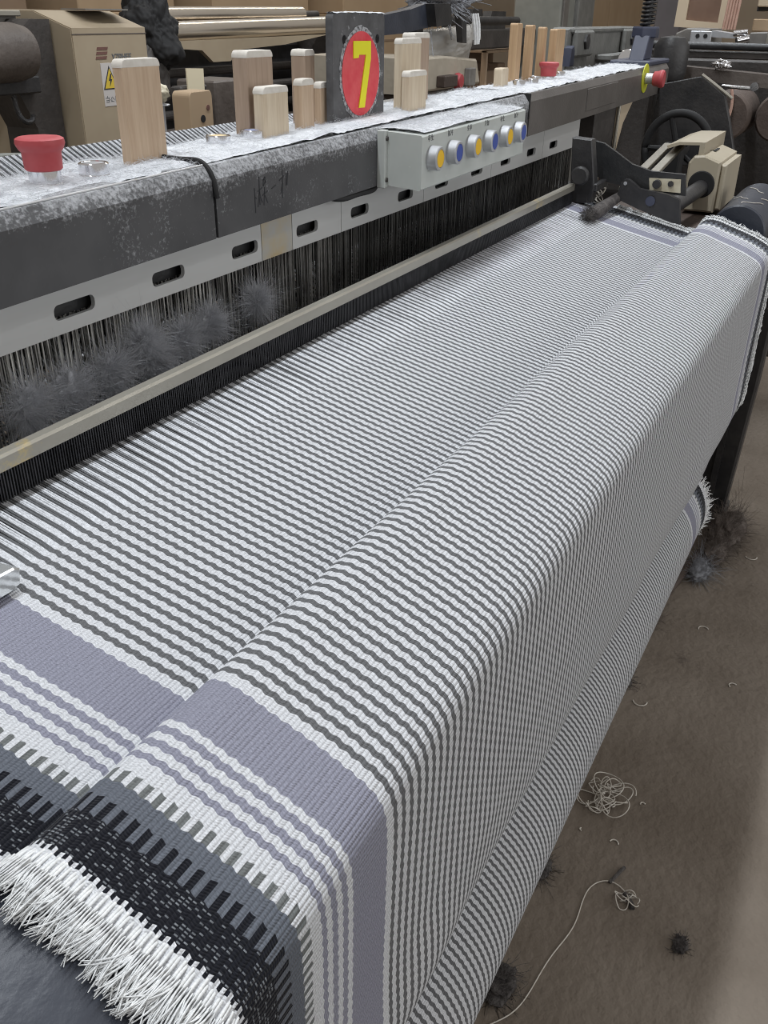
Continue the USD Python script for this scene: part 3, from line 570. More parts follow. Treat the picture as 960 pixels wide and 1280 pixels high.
# push buttons standing on the beam
def lens_button(x, y, lens, label, r=0.0135, h=0.0125, group="flush push buttons on the beam"):
    T = Thing("push_button", label, "push button", group); z = ztop(x) - 0.0005
    T.part("collar", lathe([(0, 0), (r + 0.0008, 0), (r + 0.0008, 0.002), (r, 0.003), (r, h - 0.001), (r - 0.001, h), (r - 0.0028, h), (r - 0.0032, h - 0.0025), (0, h - 0.0025)], (x, y, z), n=36), "chrome", smooth=35)
    T.part("lens", lathe([(0, h - 0.0026), (r - 0.0034, h - 0.0026), (r - 0.0034, h - 0.0012), (r - 0.0045, h - 0.0004), (0, h + 0.0002)], (x, y, z), n=32), lens, smooth=35)
    T.done()
lens_button(0.523, 0.630, "bezel", "chrome ringed push button cut off by the left border of the photo")
lens_button(0.653, 0.634, "bezel", "silver capped push button between the red mushroom button and the near wooden block")
lens_button(0.866, 0.653, "gold", "push button with a pale gold cap, beyond the beam seam")
lens_button(0.924, 0.648, "paleblue", "push button with a pale blue cap, next to the gold one")
def mushroom(x, y, label, dome=0.0205, h0=0.013, h=0.0265, bx=0.0152):
    T = Thing("emergency_button", label, "emergency button", "red mushroom buttons"); z = ztop(x) - 0.0005
    T.part("collar", lathe([(0, 0), (bx, 0), (bx, 0.002), (bx - 0.0016, 0.003), (bx - 0.0016, h0 + 0.001), (0, h0 + 0.001)], (x, y, z), n=36), "chrome", smooth=35)
    T.part("mushroom_head", lathe([(0, h0), (bx - 0.001, h0), (bx + 0.0006, h0 + 0.0015), (bx + 0.0012, h0 + h * 0.55), (bx + 0.003, h0 + h * 0.63), (dome - 0.001, h0 + h * 0.72), (dome, h0 + h * 0.82), (dome - 0.0006, h0 + h * 0.95), (dome - 0.003, h0 + h), (dome - 0.006, h0 + h + 0.0003), (0, h0 + h - 0.0006)], (x, y, z), n=44), "red", smooth=50)
    T.done()
mushroom(0.597, 0.637, "large red mushroom button on a chrome collar at the left end of the beam")
mushroom(1.985, 0.650, "small looking red mushroom button among chrome studs near the far end of the beam", 0.0205, 0.010, 0.026)
for x, y, w in ((1.800, 0.645, "leftmost chrome stud button just before the beam seam"), (1.848, 0.636, "second chrome stud button left of the far red mushroom button"), (1.915, 0.652, "chrome stud button right beside the far red mushroom button"), (2.075, 0.655, "chrome stud button to the right of the far red mushroom button")):
    lens_button(x, y, "bezel", w, 0.0125, 0.014, "chrome studs near the far red button")

# ---------------------------------------------------------------- control box
cx0, cx1, cyf, cz0, cz1 = 1.103, 1.482, 0.517, H - 0.1985, H - 0.1325
T = Thing("control_box", "pale grey-green control box with lint on top, fixed to the beam", "control box")
prof_b = [(0.577, cz0 + 0.004), (0.577, cz1 + 0.0015), (0.560, cz1 + 0.002), (cyf + 0.002, cz1), (cyf, cz1 - 0.002), (cyf, cz0 + 0.002), (cyf + 0.002, cz0)]
T.part("body", tilt(prism(prof_b, 'x', cx0, cx1), x0=1.29), "box")
T.part("flange", tilt(box(cx0 - 0.006, cx0 + 0.004, 0.566, 0.578, cz0, cz1 + 0.004, 0.001), x0=1.29), "box")
for z in (cz0 + 0.010, cz1 - 0.006):
    T.part("screw", tilt(lathe([(0, 0), (0.003, 0), (0.0026, 0.0018), (0, 0.002)], (cx0 - 0.002, 0.566, z), '-y', 12), x0=1.29), "dark_iron")
bxs = [1.1265, 1.188, 1.254, 1.3175, 1.3795, 1.438]; cols = ["yellow", "blue"] * 3
G = {0: [(0, .9, .9, .9), (.45, 1, .45, 0), (.1, .6, .8, .6), (.1, .3, .8, .3), (.1, .6, .1, .3), (.8, .6, .8, .3)], 1: [(.1, 1, .1, 0), (.1, .8, .9, .8), (.1, .5, .9, .5), (.1, .2, .9, .2), (.9, .8, .9, 0), (.5, .8, .5, 0)],
     2: [(0, .7, 1, .7), (.5, 1, .5, .1), (0, .1, 1, .1), (.2, .4, .8, .4), (.2, 1, 0, .5)], 3: [(0, 1, .4, .5), (0, .1, .4, .5), (.5, .9, 1, .9), (.75, .9, .75, 0), (.5, .5, 1, .5)]}
for i, x in enumerate(bxs):
    zt = 1.0585 + 0.0105 * (x - 1.29)
    b = T.part("button_bezel", lathe([(0, 0), (0.0150, 0), (0.0152, 0.001), (0.0147, 0.013), (0.0137, 0.0142), (0.0112, 0.0142), (0.0108, 0.0128), (0, 0.0128)], (x + 0.004, cyf, zt), '-y', 40), "bezel", smooth=35, label="grey button ring")
    T.part("button_lens", lathe([(0, 0.0126), (0.0107, 0.0126), (0.0107, 0.0136), (0.0100, 0.0142), (0, 0.0144)], (x + 0.004, cyf, zt), '-y', 36), cols[i], parent=b, label=("yellow" if i % 2 == 0 else "blue") + " button lens", smooth=35)
    for k in (0, 1):
        T.part("lettering", strokes(G[(i + k * 2) % 4], 0.0072, (x - 0.006 + 0.0088 * k, cyf - 0.0001, zt + 0.0205), (1, 0, 0), (0, 0, 1), 0.0008, 0.0002), "ink_faint", label="small characters above the button")
T.done()
T = Thing("control_box_lint", "heap of white lint lying on top of the control box", "lint", kind="stuff")
mb = tilt(patch(cx0 + 0.012, cx1 - 0.004, cyf + 0.003, 0.588, cz1 + 0.0012, 0.0075, 0.02, 8, res=0.003, freq=20), x0=1.29)
T.part("lint_mat", mb, "lint", smooth=True, kind="stuff"); T.part("fibres", fluff(mb, 3500, 0.010, 81, 0.00009), "lint", kind="stuff"); T.done()
solo("power_cable", tilt(tube([(1.115, 0.59, ZBOT + 0.003), (1.108, 0.585, ZBOT - 0.001), (1.06, 0.582, ZBOT - 0.004), (1.00, 0.583, ZBOT - 0.001), (0.985, 0.592, ZBOT + 0.004)], 0.0035, 8, 30)), "black_matt", "short black cable hanging under the left end of the control box", "cable", smooth=True)

# ---------------------------------------------------------------- number sign
T = Thing("number_sign", "upright dark plate with a red disc and yellow number 7", "sign")
sx0, sx1, sz0, sz1 = 1.088, 1.226, H - 0.137, H - 0.001
def rrect(x0, x1, z0, z1, r, n=6, low=True):
    p = []
    for cx_, cz_, a0 in ((x1 - r, z1 - r, 0), (x0 + r, z1 - r, 90)):
        p += [(cx_ + r * math.cos(math.radians(a0 + 90 * i / n)), cz_ + r * math.sin(math.radians(a0 + 90 * i / n))) for i in range(n + 1)]
    return p + [(x0, z0), (x1, z0)]
def circ(x, z, rx, rz=None, n=40): return [(x + rx * math.cos(2 * math.pi * i / n), z + (rz or rx) * math.sin(2 * math.pi * i / n)) for i in range(n)]
T.part("plate", prism(rrect(sx0, sx1, sz0, sz1, 0.008), 'y', 0.636, 0.646, holes=[circ(1.117, H - 0.031, 0.0055, n=16), circ(1.206, H - 0.031, 0.0055, n=16)]), "sign_plate")
dsk = T.part("disc", prism(circ(1.159, H - 0.0715, 0.0505, 0.0500), 'y', 0.6345, 0.6362), "red_sign", label="red round disc")
ao = np.linspace(0, 2 * np.pi, 121)[:-1]; ro = 0.0520 + 0.0065 * meshkit.fbm(np.column_stack([np.cos(ao) * 4, np.sin(ao) * 4, ao * 0]), 4, 5)
T.part("lint_ring", prism([(1.159 + r * math.cos(a), H - 0.0715 + r * math.sin(a)) for a, r in zip(ao, ro)], 'y', 0.6353, 0.6364, holes=[circ(1.159, H - 0.0715, 0.0500, 0.0495)]), "sign_dust", kind="stuff", label="ragged ring of dust around the red disc")
seven = [(-0.0235, 0.0365), (0.0235, 0.0360), (0.0235, 0.016), (0.0065, -0.0430), (-0.0095, -0.0425), (0.0100, 0.0200), (-0.0090, 0.0205), (-0.0095, 0.0170), (-0.0235, 0.0165)]
T.part("numeral", prism([(1.160 + a, H - 0.069 + b) for a, b in seven], 'y', 0.6333, 0.6348), "yellow_sign", parent=dsk, label="yellow numeral 7")
T.part("lint_edge", patch(sx0 + 0.003, sx1 - 0.003, 0.634, 0.648, sz1 - 0.0005, 0.004, 0.15, 14, res=0.002, freq=120), "lint", label="white lint along the top edge", kind="stuff")
T.done()

# ---------------------------------------------------------------- wooden guide blocks
def block(x0, x1, y0, y1, zb, zt, m, label, group="wooden guide blocks behind the beam", r=0.006, dust=True):
    T = Thing("wooden_block", label, "wooden block", group)
    T.part("block_body", prism(rrect(x0, x1, zb, zt, r), 'y', y0, y1, bevel=0.0008), m)
    if dust: T.part("lint_cap", prism(rrect(x0 - 0.0004, x1 + 0.0004, zt - 0.0062, zt + 0.0012, 0.006), "y", y0 - 0.0004, y1 + 0.0004, bevel=0.0006), "lint_wood", label="dust on the top end", kind="stuff")
    T.done()
ZB0 = H - 0.137
block(0.711, 0.7640, 0.640, 0.652, ZB0 + 0.002, H - 0.0418, "wood", "tall wooden block nearest the camera, beside the beam seam")
block(0.930, 0.982, 0.655, 0.675, ZB0 + 0.002, H - 0.0405, "wood_brown", "tall brownish wooden block behind the short pale one, left of the number sign")
block(0.926, 0.977, 0.632, 0.646, ZB0 + 0.002, H - 0.0760, "wood_pale", "short pale wooden block in front of the tall brownish one")
block(1.020, 1.048, 0.640, 0.652, ZB0 + 0.002, H - 0.0725, "wood", "narrow wooden block in the gap left of the number sign")
block(1.068, 1.092, 0.665, 0.685, ZB0 + 0.002, H - 0.0425, "wood_brown", "dark wooden block half hidden behind the left edge of the number sign")
block(1.080, 1.100, 0.650, 0.660, ZB0 + 0.002, H - 0.0790, "wood", "short wooden block tucked against the number sign")
block(1.288, 1.352, 0.640, 0.652, ZB0 + 0.002, H - 0.0330, "wood_pale", "tall pale wooden block right of the number sign")
block(1.378, 1.432, 0.664, 0.684, ZB0 + 0.002, H - 0.0275, "wood_brown", "tall wooden block standing behind the two pale ones right of the sign")
block(1.257, 1.314, 0.612, 0.624, ZB0 + 0.002, H - 0.0725, "wood_pale", "short pale wooden block in front of the tall ones right of the sign")
for i, (x0, x1, zt, w) in enumerate(((1.795, 1.838, 0.015, "leftmost"), (1.868, 1.905, 0.018, "second"), (1.935, 1.972, 0.022, "third"), (2.000, 2.085, 0.026, "rightmost, widest"))):
    block(x0 + 0.055, x1 + 0.04 - 0.004 * i, 0.674 - 0.004 * i, 0.690 - 0.004 * i, ZB0 + 0.006, H - zt, "wood_warm", w + " of the four upright wooden slats near the far red button", "upright slats near the far red button", 0.004, False)
block(1.755, 1.790, 0.664, 0.680, ZB0 + 0.006, H - 0.088, "wood_pale", "short pale wooden block at the foot of the four upright slats", "upright slats near the far red button", 0.004, False)

# ---------------------------------------------------------------- far end of the beam
T = Thing("emergency_stop", "emergency stop with a yellow-green disc on the front of the beam's far end", "emergency button")
ez = H - 0.1365
T.part("disc", lathe([(0, 0), (0.033, 0), (0.033, 0.002), (0, 0.002)], (2.530, 0.577, ez), '-y', 40), "hazard", label="yellow-green ring disc")
T.part("collar", cyl((2.530, 0.575, ez), (2.530, 0.553, ez), 0.0125, 24), "bezel", smooth=40)
T.part("mushroom_head", lathe([(0, 0), (0.014, 0), (0.0165, 0.002), (0.018, 0.012), (0.0205, 0.018), (0.0205, 0.023), (0.018, 0.027), (0, 0.028)], (2.530, 0.556, ez), '-y', 32), "red", smooth=50)
T.done()
T = Thing("blue_clamp", "dark blue clamp post with coil spring on the far end of the beam", "clamp")
zc = ztop(2.70)
T.part("foot", box(2.60, 2.83, 0.585, 0.690, zc, zc + 0.012, 0.003), "navy_paint")
T.part("post", prism([(2.655, zc + 0.012), (2.735, zc + 0.012), (2.748, H - 0.045), (2.690, H - 0.045)], 'y', 0.615, 0.655, bevel=0.002), "navy_paint")
T.part("nut", lathe([(0, 0), (0.034, 0), (0.036, 0.003), (0.036, 0.022), (0.034, 0.026), (0, 0.026)], (2.722, 0.635, H - 0.050), 'z', 6), "navy_paint")
T.part("rod", cyl((2.728, 0.635, H - 0.03), (2.735, 0.635, H + 0.11), 0.008, 14), "black_metal")
tt = np.linspace(0, 1, 260); sp = np.column_stack([2.727 + 0.006 * tt + 0.0165 * np.cos(tt * 2 * np.pi * 13), 0.635 + 0.0165 * np.sin(tt * 2 * np.pi * 13), H - 0.022 + 0.125 * tt])
T.part("coil_spring", tube(sp, 0.0034, 7), "black_metal", smooth=True); T.done()
solo("red_knob", lathe([(0, 0), (0.014, 0), (0.018, 0.006), (0.018, 0.046), (0.012, 0.052), (0, 0.052)], (3.56, 0.832, H - 0.094), 'z', 20), "orange", "orange-red knob just left of the blue clamp post, on the casting's end", "knob", smooth=40)
T = Thing("steel_sleeve", "shiny steel sleeve lying at the end of the top beam", "sleeve")
T.part("tube_body", cyl((2.86, 0.71, H - 0.110), (3.02, 0.70, H - 0.112), 0.028, 28), "chrome", smooth=40); T.done()
T = Thing("frame_casting", "dark grey-green machine casting with two bosses behind the far end of the beam", "machine part")
T.part("cast_plate", prism([(2.735, 1.04), (2.735, H - 0.036), (2.80, H - 0.030), (3.44, H - 0.040), (3.52, H - 0.055), (3.60, H - 0.125), (3.62, 1.04)], 'y', 0.850, 0.90), "casting")
T.part("web_rib", box(3.03, 3.50, 0.800, 0.851, H - 0.120, H - 0.104, 0.003), "casting")
for x in (2.855, 3.385):
    b = T.part("boss", box(x - 0.085, x + 0.085, 0.832, 0.851, H - 0.105, H - 0.037, 0.006), "casting")
    T.part("bolt", lathe([(0, 0), (0.022, 0), (0.022, 0.008), (0, 0.009)], (x, 0.833, H - 0.066), '-y', 6), "black_metal", parent=b)
T.part("top_lip", box(2.76, 3.46, 0.842, 0.905, H - 0.045, H - 0.031, 0.004), "casting")
T.done()
solo("blue_lever", prism([(2.705, H - 0.125), (2.745, H - 0.125), (2.745, H - 0.085), (2.735, H - 0.074), (2.712, H - 0.080)], 'y', 0.828, 0.851, bevel=0.002), "navy_paint", "small dark blue lever at the foot of the casting, behind the chrome studs", "lever")

# ---------------------------------------------------------------- right end of the cloth: temple, brackets, gear cover
T = Thing("temple_bracket", "black temple bracket with wheel beside the far edge of the cloth", "machine part")
T.part("side_block", prism([(0.528, 1.019), (0.490, 1.017), (0.475, 0.936), (0.478, 0.905), (0.520, 0.900)], 'x', 1.788, 1.815, bevel=0.002), "black_metal")
T.part("wheel", lathe([(0, 0), (0.014, 0), (0.017, 0.003), (0.017, 0.010), (0.014, 0.012), (0, 0.012)], (1.764, 0.500, 0.955), 'x', 30), "black_metal", smooth=35)
T.part("curved_arm", prism([(0.506, 1.008), (0.484, 1.004), (0.455, 0.988), (0.426, 0.971), (0.387, 0.961), (0.324, 0.960), (0.317, 0.922), (0.404, 0.925), (0.470, 0.935), (0.495, 0.945)], 'x', 1.858, 1.868), "plate", label="grey curved arm plate")
T.part("name_plate", prism([(0.389, 0.949), (0.330, 0.951), (0.327, 0.927), (0.385, 0.927)], 'x', 1.8555, 1.8582), "cream", label="worn cream plate with dark scratches")
for y in (0.347, 0.373):
    T.part("bolt", lathe([(0, 0), (0.0055, 0), (0.0055, 0.003), (0, 0.0035)], (1.8522, y, 0.942), 'x', 8), "black_metal")
T.part("near_plate", prism([(0.436, 0.941), (0.430, 0.946), (0.423, 0.946), (0.414, 0.941), (0.400, 0.931), (0.369, 0.928), (0.345, 0.925), (0.323, 0.917), (0.315, 0.873), (0.338, 0.877), (0.395, 0.893), (0.435, 0.907), (0.442, 0.915)], 'x', 1.836, 1.848), "black_metal", label="black near plate")
T.part("screw", lathe([(0, 0), (0.009, 0), (0.009, 0.003), (0.006, 0.004), (0, 0.004)], (1.832, 0.376, 0.911), 'x', 18), "navy_paint")
T.part("pin", lathe([(0, 0), (0.0035, 0), (0.003, 0.002), (0, 0.002)], (1.834, 0.428, 0.939), 'x', 12), "bezel")
T.part("tie_bar", box(1.79, 1.87, 0.470, 0.482, 0.925, 0.940, 0.002), "black_metal")
T.part("spacer", cyl((1.846, 0.372, 0.940), (1.860, 0.372, 0.940), 0.008, 12), "black_metal")
T.part("base_strip", box(1.77, 1.90, 0.476, 0.520, 0.872, 0.882, 0.002), "cap", label="pale metal base strip")
T.done()
solo("temple_finger", cat(tube([(1.890, 0.440, 0.910), (1.835, 0.444, 0.908), (1.765, 0.450, 0.901), (1.690, 0.455, 0.8995)], np.array([0.009, 0.009, 0.009, 0.0092, 0.0095, 0.010, 0.0105, 0.011, 0.0115, 0.012, 0.0125, 0.0128, 0.0125, 0.0115, 0.009, 0.0045]), 12, 16), fuzz((1.70, 0.455, 0.900), (0.03, 0.012, 0.011), 700, 0.008, 91, 0.0002)), "lint_dark", "lint covered finger resting on the far edge of the cloth", "machine part", smooth=True)
T = Thing("thread_waste", "tuft of white waste threads behind the lint covered finger", "thread")
g = np.random.default_rng(92)
for k in range(5):
    a = np.linspace(0, 5, 14); p = np.column_stack([1.835 + 0.013 * np.cos(a + k) + 0.004 * k, 0.478 + 0.010 * np.sin(a * 1.3 + k), 0.908 + 0.014 * np.sin(a * 0.7 + k * 2) + 0.004])
    T.part("thread", tube(p, 0.0011, 5, 40), "thread", smooth=True)
T.done()
T = Thing("gear_cover", "beige enamelled cover with a round opening and black shaft, right of the cloth", "machine cover")
bx0, bx1 = 2.15, 2.37
T.part("cover_body", prism([(0.372, 0.845), (0.372, 0.944), (0.362, 0.958), (0.340, 0.961), (0.305, 0.949), (0.305, 0.845)], 'x', bx0, bx1, bevel=0.004), "beige")
T.part("front_lid", prism([(0.306, 0.850), (0.306, 0.944), (0.292, 0.944), (0.292, 0.850)], 'x', bx0 + 0.012, bx1 - 0.012, bevel=0.004), "beige", label="stepped beige lid")
T.part("flange_top", prism([(0.425, 0.974), (0.400, 0.983), (0.345, 0.985), (0.345, 0.955), (0.356, 0.955), (0.356, 0.979), (0.398, 0.977), (0.422, 0.968)], 'x', bx0 + 0.01, bx1 + 0.05), "beige", label="bent beige top flange")
op = T.part("opening", lathe([(0, 0), (0.026, 0), (0.028, 0.002), (0, 0.003)], (bx0 - 0.0025, 0.338, 0.902), 'x', 28), "black_matt", label="round black opening")
T.part("shaft", cyl((1.935, 0.355, 0.885), (bx0 + 0.0, 0.338, 0.895), 0.0165, 20), "black_metal", label="oily black shaft", smooth=40)
T.part("slot_mark", strokes([(0, 0, 1, 0), (0, 0.2, 0.2, 0)], 0.05, (bx0 + 0.09, 0.336, 0.9606), (1, 0, 0), (0, 1, 0), 0.006, 0.0006), "black_matt", label="dark slot in the top")
T.done()
T = Thing("guide_rails", "pair of pale worn guide rails running back from the beige cover", "rail")
for dy in (0, 0.028):
    T.part("rail", prism([(1.88, 0.916), (2.26, 0.960), (2.26, 0.968), (1.88, 0.924)], 'y', 0.405 + dy, 0.423 + dy, bevel=0.001), "cap")
T.done()
solo("bed_plate", box(1.935, 2.30, 0.24, 0.56, 0.818, 0.838, 0.003), "rust", "dusty brown bed plate under the beige cover", "machine part")
T = Thing("shaft_bracket", "dark bracket hanging below the far end of the top beam with a pale edge", "machine part")
T.part("web_plate", box(2.20, 2.38, 0.60, 0.64, 0.90, 1.035, 0.003), "dark_iron")
T.part("pale_edge", prism([(2.40, 1.035), (2.56, 1.045), (2.46, 0.985), (2.42, 0.925)], 'y', 0.60, 0.61), "cream_frame", label="pale cream triangular plate")
T.part("drop_rod", cyl((2.37, 0.594, 0.90), (2.38, 0.594, 1.03), 0.004, 10), "cap"); T.done()
T = Thing("gripper_wheel", "black spoked drive wheel in the dark behind the temple bracket", "wheel")
a = np.linspace(0, 2 * np.pi, 41)
T.part("rim", tube(np.column_stack([np.full(41, 2.52), 0.47 + 0.080 * np.cos(a), 0.925 + 0.085 * np.sin(a)]), 0.010, 8), "black_matt", smooth=True)
T.part("hub", cyl((2.49, 0.47, 0.925), (2.57, 0.47, 0.925), 0.022, 18), "black_matt", smooth=40)
for k in range(5):
    b = 2 * np.pi * k / 5; T.part("spoke", cyl((2.52, 0.47, 0.925), (2.52, 0.47 + 0.082 * math.cos(b), 0.925 + 0.082 * math.sin(b)), 0.007, 8), "black_matt")
T.part("bearing_arm", box(2.44, 2.50, 0.445, 0.495, 0.78, 0.945, 0.004), "black_matt")
T.done()
T = Thing("side_frame", "black cast side frame of the loom standing at the far end", "machine frame")
T.part("frame_plate", prism([(0.166, 0.0), (0.150, 0.40), (0.145, 0.80), (0.20, 0.84), (1.0, 0.84), (1.0, 0.0)], 'x', 2.36, 2.44, bevel=0.006), "black_metal")
T.part("stiffener", prism([(0.20, 0.02), (0.19, 0.78), (0.205, 0.78), (0.215, 0.02)], 'x', 2.345, 2.361), "black_metal")
T.part("foot", box(2.34, 2.46, 0.16, 1.02, 0.0, 0.03, 0.004), "black_metal"); T.done()
T = Thing("side_frame", "black cast side frame at the near end below the loose fringe", "machine frame")
T.part("frame_plate", prism([(0.19, 0.0), (0.19, 0.69), (1.0, 0.69), (1.0, 0.0)], 'x', -0.22, -0.15, bevel=0.006), "black_metal")
T.part("foot", box(-0.25, -0.13, 0.18, 1.02, 0.0, 0.03, 0.004), "black_metal"); T.done()
solo("frame_lint", cat(*[fuzz((2.335, 0.17 + 0.02 * k, 0.70 - 0.035 * k), (0.02, 0.015, 0.03), 260, 0.03, 130 + k, 0.0004) for k in range(4)]), "lint_brown", "tuft of dusty lint hanging on the black side frame", "lint", kind="stuff")
# clear moulded temple at the left border
T = Thing("left_temple", "shiny clear moulded temple block at the left border of the photo, on the cloth", "machine part")
T.part("block_body", prism([(0.25, 0.888), (0.326, 0.8868), (0.3345, 0.8885), (0.3365, 0.8995), (0.332, 0.9025), (0.25, 0.9075)], 'y', 0.437, 0.4545, bevel=0.0012), "clear_plastic")
T.part("stem", box(0.215, 0.255, 0.439, 0.452, 0.893, 0.906, 0.002), "black_metal"); T.done()

# ---------------------------------------------------------------- on the floor
def loops(c, n, rad, seed, r, z=0.006):
    g = np.random.default_rng(seed); out = []
    for k in range(n):
        a = np.linspace(0, 2 * np.pi * g.uniform(0.7, 1.5), 22) + g.uniform(0, 6.3); R = rad * g.uniform(0.35, 1.0); e = g.uniform(0.45, 0.9); th = g.uniform(0, 3.14)
        x, y = R * np.cos(a), R * e * np.sin(a); o = g.normal(size=2) * rad * 0.45
        p = np.column_stack([c[0] + o[0] + x * math.cos(th) - y * math.sin(th), c[1] + o[1] + x * math.sin(th) + y * math.cos(th), z + 0.012 * g.random() + 0.006 * np.sin(a * 1.7 + k)])
        p[:, 2] = np.maximum(p[:, 2], r); out.append(tube(p, r, 5, 60))
    return out
T = Thing("thread_tangle", "tangle of white thread loops on the floor next to the cloth roll", "thread")
for m in loops((1.215, 0.180), 16, 0.034, 51, 0.0010): T.part("thread_loop", m, "thread", smooth=True)
T.done()
T = Thing("loose_thread", "long thin thread trailing over the floor from a small knot of dark fluff", "thread")
T.part("thread", tube([(0.70, 0.225, 0.0012), (0.746, 0.202, 0.0012), (0.77, 0.185, 0.0012), (0.83, 0.170, 0.0012), (0.884, 0.162, 0.0012), (0.95, 0.148, 0.0015), (1.00, 0.149, 0.0015), (1.035, 0.142, 0.002), (1.052, 0.122, 0.003), (1.048, 0.100, 0.003), (1.030, 0.083, 0.002)], 0.0010, 6, 90), "thread", smooth=True)
T.part("dark_fluff", cat(tube([(1.050, 0.121, 0.003), (1.062, 0.116, 0.004), (1.078, 0.111, 0.004), (1.090, 0.107, 0.003)], 0.0030, 6, 16), tube([(1.040, 0.094, 0.003), (1.030, 0.083, 0.004), (1.018, 0.076, 0.003)], 0.0042, 6, 14)), "lint_dark", label="dark fluff twisted into the thread")
for m in loops((1.036, 0.085), 4, 0.016, 52, 0.0009, 0.003): T.part("thread_loop", m, "thread", smooth=True)
T.done()
def floor_lint(c, rad, m, label, seed, n=350, L=0.018, group="lint clumps on the floor"):
    T = Thing("floor_lint", label, "lint", group); z = rad[2] * 0.55
    T.part("lint_core", blob((c[0], c[1], z), np.array(rad) * [1, 1, 0.6], seed, 0.6, 3, 2.4), m, smooth=True)
    f = fuzz((c[0], c[1], z), np.array(rad), n, L, seed + 300, 0.0003); v = np.asarray(f.vertices); v[:, 2] = np.maximum(v[:, 2], 0.0004)
    T.part("fibres", trimesh.Trimesh(v, f.faces, process=False), m, kind="stuff"); T.done()
floor_lint((0.990, -0.003), (0.016, 0.010, 0.006), "lint_dark", "small dark lint clump lying alone on the open floor", 1, 260, 0.008)
floor_lint((1.020, 0.232), (0.024, 0.020, 0.016), "lint_dark", "dark lint clump by the cloth roll, near the bottom", 2)
floor_lint((0.800, 0.212), (0.030, 0.020, 0.016), "lint_dark", "dark lint clump at the bottom border under the roll", 3)
floor_lint((2.290, 0.140), (0.085, 0.038, 0.050), "lint_brown", "large dusty lint heap at the foot of the black side frame", 4, 900, 0.04)
floor_lint((2.170, 0.150), (0.070, 0.028, 0.034), "lint_brown", "second dusty lint heap, just in front of the largest one", 5, 700, 0.035)
floor_lint((2.060, 0.168), (0.045, 0.022, 0.026), "lint_grey", "greyish lint heap with looped fibres, third along the roll", 6, 600, 0.03)
floor_lint((1.800, 0.232), (0.045, 0.016, 0.016), "lint_brown", "thin brown lint strip by the far half of the cloth roll", 7, 300, 0.02)
floor_lint((1.560, 0.235), (0.028, 0.020, 0.014), "lint_dark", "dark lint clump half way along the cloth roll", 8, 300, 0.02)
solo("floor_bar", cyl((1.72, 0.250, 0.010), (2.16, 0.185, 0.010), 0.010, 10), "rust", "rusty thin bar lying on the floor between lint heaps", "bar")
g = np.random.default_rng(77)
chips = [((1.500, 0.180), 0.020), ((1.135, 0.195), 0.004), ((1.140, 0.135), 0.010), ((1.245, 0.115), 0.006), ((1.84, 0.12), 0.016), ((1.66, 0.03), 0.012), ((2.20, 0.06), 0.02)]
names = ["curled white thread scrap near the middle of the cloth roll", "tiny white fluff speck left of the thread knot", "small pale scrap above the thread knot", "short pale scrap right of the thread tangle", "pale thread scrap beyond the middle of the open floor", "short thread scrap on the far open floor", "pale thread scrap near the lint heaps"]
for (c, L), nm in zip(chips, names):
    a = g.uniform(0, 6.3); p = [(c[0] + L * t * math.cos(a + 0.8 * t) , c[1] + L * t * math.sin(a + 0.8 * t), 0.0016) for t in np.linspace(-1, 1, 6)]
    solo("thread_scrap", tube(p, 0.0013, 5, 14), "thread", nm, "thread", "thread scraps on the floor", smooth=True)

# ---------------------------------------------------------------- looms and things behind (left)
T = Thing("electric_cabinet", "beige electric cabinet with a yellow warning triangle behind the loom", "cabinet")
T.part("cabinet_body", prism([(2.20, 0.0), (2.20, 1.168), (2.215, 1.172), (2.34, 1.212), (2.72, 1.214), (2.72, 0.0)], 'x', 2.247, 2.575, bevel=0.003), "cabinet")
T.part("top_seam", box(2.2475, 2.5745, 2.1985, 2.2005, 1.150, 1.153, 0.0004), "brown_iron")
T.part("door_knob", lathe([(0, 0), (0.012, 0), (0.010, 0.006), (0, 0.007)], (2.241, 2.42, 0.99), 'x', 14), "brown_iron")
for i in range(3):
    z = 1.108 - 0.0125 * i; T.part("logo_bar", prism([(2.342 - 0.004 * i, z), (2.342 - 0.004 * i + 0.046, z), (2.342 - 0.004 * i + 0.050, z + 0.008), (2.346 - 0.004 * i, z + 0.008)], 'y', 2.1985, 2.2003), "ink_red", label="red-brown slanted logo bar")
tx = meshkit.text_mesh("YZRHEE", 0.016, 0.0012, bold=True); tv = np.asarray(tx.vertices)
T.part("logo_text", trimesh.Trimesh(np.column_stack([2.402 + tv[:, 0] * 1.05 + tv[:, 1] * 0.2, 2.1995 - tv[:, 2], 1.080 + tv[:, 1]]), np.asarray(tx.faces), process=False), "ink_faint", label="slanted logo lettering")
lb = T.part("warning_label", box(2.350, 2.440, 2.1985, 2.2003, 0.950, 1.072, 0.0004), "label_white", label="pale label with warning triangle")
tri = [(2.352, 0.998), (2.416, 0.998), (2.384, 1.064)]; tri2 = [(2.3575, 1.0012), (2.4105, 1.0012), (2.384, 1.0565)]
T.part("triangle_border", prism(tri, 'y', 2.1975, 2.1988), "ink", parent=lb); T.part("triangle", prism(tri2, 'y', 2.1968, 2.1980), "warn_yellow", parent=lb, label="yellow warning triangle")
T.part("flash", prism([(2.386, 1.042), (2.376, 1.022), (2.383, 1.023), (2.379, 1.006), (2.392, 1.027), (2.385, 1.026), (2.391, 1.042)], 'y', 2.1962, 2.1970), "ink", parent=lb, label="lightning flash")
